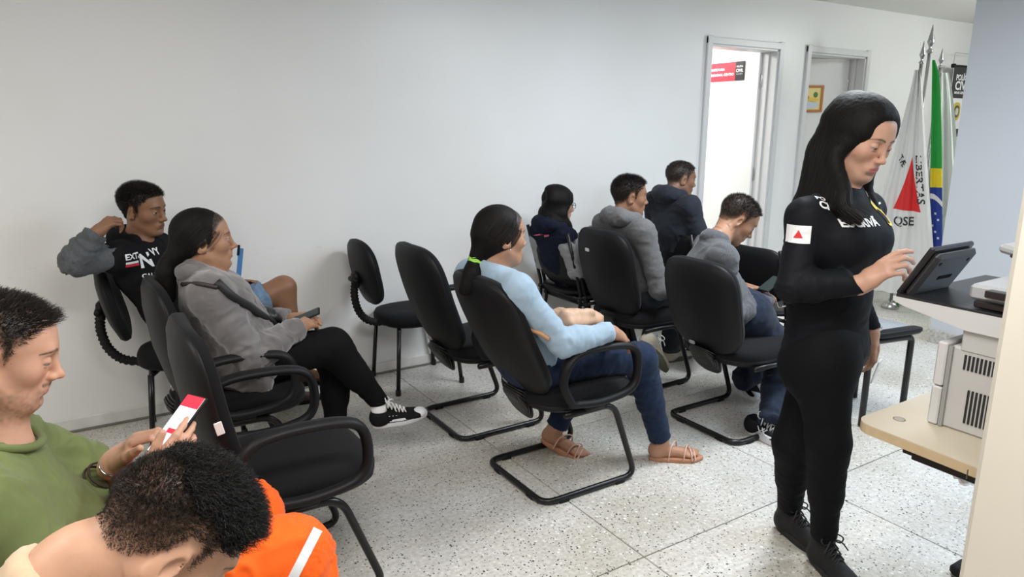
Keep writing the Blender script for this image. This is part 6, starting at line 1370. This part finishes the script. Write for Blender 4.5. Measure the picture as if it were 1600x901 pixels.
# ---- three in the row ahead, one behind
def sitter(label, Y, hx, az_h, tilt, nbx, chx, skin, seedn, shirt, name, pel_x=None, s=1., el=None, wr=None, wrl=None, hair_len=.016, hl=0., beard=0., hoodie=True, kn=None, legs=None, pelz=.57, gz=(0,-5), wsc=1., shz=.055, lids=(.0014,-.0042), amp=.0055, lay=.4, sleeve=None, fade=.02, nbz=None, taz=0., ell=None):
    hc = at(hx[0],hx[1],Y=Y); l, f = rotm(taz)[:,1], rotm(taz)[:,0]; nb = at(nbx[0],nbx[1],Y=Y); chs = at(chx[0],chx[1],Y=Y); pel = np.array([pel_x,Y,pelz]); wst = pel*.5+chs*.5+np.array([-.02,0,0])
    p = Person(label, pel); B = p.body; shR = nb-l*.172*wsc-Z3*shz; shL = nb+l*.172*wsc-Z3*shz; elR = np.asarray(el,float); wrR = np.asarray(wr,float); elL = np.array([elR[0],2*Y-elR[1],elR[2]]) if ell is None else np.asarray(ell,float); wrL = np.array([wrR[0]+.01,2*Y-wrR[1],wrR[2]]) if wrl is None else np.asarray(wrl,float)
    h = Head(hc, az_h, tilt, 0, s=s, gaze=gz, lids=lids); h.build(B, nb+f*.02, .050)
    torso(B, pel, wst, chs, nb, l, -.014, (wsc,wsc*.95,wsc*.95), (shR,shL)); arm(B, shR, elR, wrR, -.004, .97); arm(B, shL, elL, wrL, -.004, .97)
    hipR, hipL = pel+np.array([.02,-.09,0]), pel+np.array([.02,.09,0]); (kR,aR),(kL,aL) = [(np.asarray(a,float),np.asarray(b,float)) for a, b in legs]; leg(B, hipR, kR, aR, -.008); leg(B, hipL, kL, aL, -.008)
    dR = unit(wrR-elR+np.array([0,.06,0])); dL = unit(wrL-elL+np.array([0,-.06,0])); hand(B, wrR, dR, np.array([.1,-.3,.9]), 'R', (.4,.5,.3)); hand(B, wrL, dL, np.array([.1,.3,.9]), 'L', (.4,.5,.3))
    def col(V): return h.colour(V, skin, brow=(.015,.011,.009), hair=DK if hair_len else None, fade=fade, flush=.2, beard=beard, hl=hl)
    hb = box_of(h.c, .15); r1 = obox([wrR, wrR+dR*.17], .045); p.finish_body(.013, col, [h], [(hb[0],hb[1],.0032),(r1[0],r1[1],.0032)])
    st_ = S(); torso(st_, pel-Z3*.02, wst, chs, nb, l, .010, (wsc*1.0,wsc*1.0,wsc*.96), (shR,shL)); st_.cut(nb+Z3*.03+f*.03, Z3+f*.45, .006, nb-.12, nb+.12)
    if sleeve is None: arm(st_, shR, elR, wrR, .012, 1.02); arm(st_, shL, elL, wrL, .012, 1.02); st_.cutend(wrR, wrR-elR); st_.cutend(wrL, wrL-elL)
    bn_ = [(shR,elR,.7,1.6),(elR,wrR,1.6,1.1),(shL,elL,.7,1.5),(elL,wrL,1.5,1.1),(pel,chs,1.4,.6)]
    sh = p.garment(name, st_, shirt, .0078, bn_, amp, 26., .005); p.shVQ = p.lastVQ
    if sleeve is not None:
        for a, b, c in ((shR,elR,wrR),(shL,elL,wrL)):
            q = S(); a2 = a*.75+b*.25; q.cap(a2, b, .060, .056, .03); arm(q, a2, b, c, .014, 1.02); q.cutend(c, c-b); p.garment('sleeve', q, sleeve, .0078, [(a,b,.8,1.5),(b,c,1.5,1.1)], .0055, 26., .004, sh)
    if hoodie: q = S(); hood(q, nb, f, l, 1.0); p.garment('hood', q, shirt, .0072, [(nb-l*.1,nb+l*.1,1,1)], .006, 22., .006, sh)
    p.h, p.legs, p.hips, p.sh, p.nb, p.pel, p.chs = h, ((kR,aR),(kL,aL)), (hipR,hipL), sh, nb, pel, chs
    return p
def trousers(p, m, r=(.092,.064,.058,.050), amp=.0055, w=1.08):
    (kR,aR),(kL,aL) = p.legs; hipR, hipL = p.hips; s = S(); s.cap(p.pel-np.array([.03,0,.02]), p.pel+X3*.05, .124, .118, .05, Y3, 1.38); leg(s, hipR, kR, aR, .006, w, r=r); leg(s, hipL, kL, aL, .006, w, r=r); s.cutend(aR+unit(aR-kR)*.03, aR-kR, .09); s.cutend(aL+unit(aL-kL)*.03, aL-kL, .09); return p.garment('trousers', s, m, .008, [(hipR,kR,1,1.3),(kR,aR,1.3,1.6),(hipL,kL,1,1.3),(kL,aL,1.3,1.6)], amp, 26., .003)
hg = cloth_mat('hoodie_grey', (.135,.135,.138), .92, (420,.4,.0012), (120,.14), .25)
p = sitter('young man with short black hair in a mid grey hoodie', 3.08, (984,306), -24, 4, (974,341), (990,400), (.25,.125,.072), 51, hg, 'hoodie', 2.86, .98, el=at(1030,452,Y=2.84), wr=(3.03,2.96,.625), legs=(((3.28,2.93,.54),(3.20,2.96,.19)),((3.28,3.20,.52),(3.25,3.20,.10))))
crop_hair(p, p.h, 6000, .015, (.012,.010,.010), 52, .0008, hl=.004, top=lambda L: np.clip(.35+L[:,2]/.08,.3,1.3), curl=.002, lay=.6, comb=(.5,0,.1))
trousers(p, cloth_mat('grey_trousers', (.035,.038,.045), .85)); sn = mat('beige_sneaker', (.42,.38,.30), .75, var=(40,.12)); sg = mat('sole_olive', (.10,.10,.065), .7); a = p.legs[0][1]
hee = at(1000,535,Y=2.86); toe_ = at(1046,590,Y=2.80); shoe(p.root, p.base, hee, toe_, unit(np.array([.4,.25,.75])), sn, sg, mat('white_lace',(.75,.75,.73),.7), False, .27, 'sneaker', chunky=1.3)
a = p.legs[1][1]; shoe(p.root, p.base, np.array([a[0]-.05,a[1],0]), np.array([a[0]+.2,a[1],0]), Z3, sn, sg, None, False, .27, 'sneaker', chunky=1.3)
fl_ = cloth_mat('fleece_grey', (.085,.088,.095), .95, (260,.5,.002), (160,.22), .3)
p = sitter('man in charcoal grey fleece bowing over his phone', 2.42, (1153,342), -34, 36, (1118,376), (1106,424), (.31,.16,.095), 55, fl_, 'fleece', 2.90, 1.0, el=at(1140,492,Y=2.24), wr=at(1198,468,Y=2.38), wrl=(3.06,2.50,.66), ell=(2.98,2.62,.66), taz=-36, hoodie=False, beard=.35, legs=((at(1222,562,Y=2.28),at(1205,655,Z=.10)),(at(1236,545,Y=2.46),at(1160,592,Z=.14))), lids=(-.002,-.006), gz=(0,-30), hl=.003, wsc=1.0, shz=.055)
crop_hair(p, p.h, 5000, .013, (.016,.013,.012), 56, .0008, hl=.005, top=lambda L: np.clip(.4+L[:,2]/.09,.3,1.1), curl=.001, lay=.4, comb=(.4,0,.1))
q = S(); q.ell(p.nb-X3*.010+Z3*.012, (.070,.075,.055), None, .03); q.ell(p.nb+X3*.035+Z3*.060, (.062,.062,.065), None, .012, 's'); p.garment('collar', q, fl_, .0075, [(p.nb-Y3*.1,p.nb+Y3*.1,1,1)], .004, 24., .004, p.sh)
trousers(p, cloth_mat('dark_jeans', (.012,.018,.035), .85, var=(45,.25))); rs = cloth_mat('runner_black', (.012,.012,.014), .7); ws = mat('white_rubber',(.72,.72,.76),.5)
for (a, heel, toe_, up) in ((p.legs[0][1], at(1166,672,Z=0), at(1228,700,Z=0), Z3), (p.legs[1][1], at(1150,588,Z=.07), at(1188,640,Z=0.0), unit(np.array([.35,.1,.9])))):
    u, W_ = shoe(p.root, p.base, heel, toe_, up, rs, ws, mat('grey_lace',(.3,.3,.3),.7), False, .285, 'running_shoe', chunky=1.7)
    mb = MB()
    for x0, x1 in ((.09,.13),(.105,.145),(.13,.09),(.15,.115)): mb.tube(smooth_path([W_((x0,-.044,.032)), W_((x0*.5+x1*.5,-.043,.048)), W_((x1,-.034,.066))],3), .0028, 5)
    p.mb('side_stripe', mb, mat('silver_trim',(.5,.5,.5),.4), u)
ph = empty('mobile_phone', tuple(np.array([3.10,2.36,.70]))); tag(ph, 'phone in the lap of the man in charcoal fleece, mostly hidden', 'phone'); mb = MB(); mb.box((0,0,0),(.14,.07,.009),.003,rotm(0,-25)); mb.build('case', M_BLACKPL, ph, smooth=False); mb = MB(); mb.box(rotm(0,-25)@np.array([0,0,.005]),(.13,.064,.001),0,rotm(0,-25)); mb.build('display', mat('dark_glass',(.02,.03,.03),.1), ph, smooth=False)
nv = cloth_mat('navy_hoodie', (.012,.015,.030), .9, (420,.35,.001), (90,.1), .15); pale = cloth_mat('pale_sleeve', (.30,.31,.32), .9, (420,.35,.001), (90,.08), .2)
p = sitter('girl with long straight dark hair and glasses in a navy hoodie with pale sleeves', 3.62, (873,319), -14, 6, (864,352), (876,398), (.40,.22,.15), 61, nv, 'hoodie', 2.80, .93, el=at(903,422,Y=3.44), wr=(2.93,3.52,.60), legs=(((3.12,3.52,.50),(3.12,3.52,.10)),((3.12,3.72,.50),(3.12,3.72,.10))), wsc=.90, sleeve=pale, hair_len=0)
trousers(p, cloth_mat('navy_trousers', (.012,.013,.022), .85)); 
for k, a in p.legs: shoe(p.root, p.base, np.array([a[0]-.05,a[1],0]), np.array([a[0]+.2,a[1],0]), Z3, mat('boot_dark',(.02,.018,.016),.6), M_RUB, None, False, .24, 'shoe')
def girl_hair(p):
    h = p.h; w = h.w; s = S(); s.ell(w((-.020,0,.036)), np.array([.105,.085,.090])*h.s, h.M, .02); s.ell(w((.118,0,-.045)), np.array([.085,.066,.108])*h.s, h.M, .012, 's'); nb = p.nb
    fA = [w((.02,-.088,-.02)), w((.02,-.090,-.08)), at(890,352,Y=3.53)+X3*.0, at(893,366,Y=3.53)]; rA = [w((-.09,-.05,-.02)), w((-.10,-.05,-.08)), nb+np.array([-.06,-.06,.05]), nb+np.array([-.06,-.06,.03])]
    fB = [w((.02,.088,-.02)), w((.02,.088,-.08)), nb+np.array([.06,.09,.0]), nb+np.array([.08,.09,-.06])]; rB = [w((-.105,0,-.02)), w((-.11,0,-.08)), nb+np.array([-.06,0,.05]), nb+np.array([-.06,0,.03])]
    P = []; rg = np.random.default_rng(62)
    for F0, R0, sd, x0, x1 in ((fA,rA,-1,.08,-.085),(fB,rB,1,.08,-.085),(rA,rB,-1,-.07,-.095)):
        for q in sheet_paths(h, sd, F0, R0, 7, lift=-.010, x0=x0, x1=x1): lock_chain(s, q, np.interp(np.linspace(0,1,len(q)), [0,.45,.6,.85,1], [.009,.012,.017,.015,.007]), .02)
        P += sheet_paths(h, sd, F0, R0, 450, rg, lift=.0015, x0=x0, x1=x1)
    V, Q = s.mesh(.0055); ho = p.add('hair', V, Q, M_HAIRSH()); P = np.array(P)[:, ::2]; c = np.array((.016,.012,.011))*(1+.45*rg.normal(size=(len(P),1))).clip(.4,2.6); V, Q, C = strands(None, P, .0009, c, rg, .6); p.add('hair_strands', V, Q, hair_mat(), C, ho)
    mb = MB(); mb.tube([w((-.005,-.082,.006)), w((.05,-.076,.008)), w((.098,-.058,.006))], .0018, 6)
    for y in (-1,1): mb.tube([w((.100,y*.034+.026*math.cos(a),.0+.020*math.sin(a))) for a in np.linspace(0,2*math.pi,20,endpoint=False)], .0016, 6, True)
    mb.tube([w((.103,-.008,.004)), w((.103,.008,.004))], .0016, 6); p.mb('glasses', mb, M_BLACKPL)
    tr = bvh(*p.shVQ); n_ = unit(np.array([-.8,-.6,.1])); a_ = unit(np.cross(Z3, n_)); q = at(865,361,Y=3.5); q = p.nb+np.array([-.12,-.055,-.045]); decal(p, 'pink_emblem', tr, q+n_*.08, a_, np.cross(n_,a_), (outline(.026,.017,1.4,12)*(1+.35*np.sin(np.arange(12)*2.5))[:,None], [tuple(range(12))]), mat('pink_print',(.70,.12,.22),.6), p.sh, .004)
    c = p.nb+np.array([.20,-.13,-.14]); c = at(912,362,Y=3.58); ph = empty('mobile_phone', tuple(c)); tag(ph, 'pink phone held by the long-haired girl', 'phone'); mb = MB(); mb.box((0,0,0),(.008,.07,.14),.003,rotm(-20,60)); mb.build('case', mat('pink_case',(.75,.20,.30),.5), ph, smooth=False); mb = MB(); mb.box(rotm(-20,60)@np.array([-.0045,0,0]),(.001,.062,.13),0,rotm(-20,60)); mb.build('display', mat('dark_glass',(.02,.03,.03),.1), ph, smooth=False)
girl_hair(p)
dk = cloth_mat('dark_jacket', (.022,.026,.036), .85, (420,.3,.001), (60,.12), .15)
p = sitter('man in a dark blue hooded jacket, farthest of the seated people', 3.42, (1064,279), -20, 8, (1050,305), (1055,355), (.22,.11,.065), 65, dk, 'jacket', 3.62, .98, el=at(1096,378,Y=3.20), wr=(3.86,3.32,.63), legs=(((4.02,3.32,.52),(4.02,3.32,.10)),((4.02,3.52,.52),(4.02,3.52,.10))), beard=.3)
crop_hair(p, p.h, 3500, .010, (.013,.011,.010), 66, .0009, hl=.003, top=lambda L: np.clip(.4+L[:,2]/.09,.3,1.1), lay=.4, comb=(.4,0,.1))
trousers(p, cloth_mat('navy_trousers', (.012,.013,.022), .85))
for k, a in p.legs: shoe(p.root, p.base, np.array([a[0]-.05,a[1],0]), np.array([a[0]+.2,a[1],0]), Z3, mat('boot_dark',(.02,.018,.016),.6), M_RUB, None, False, .27, 'shoe')
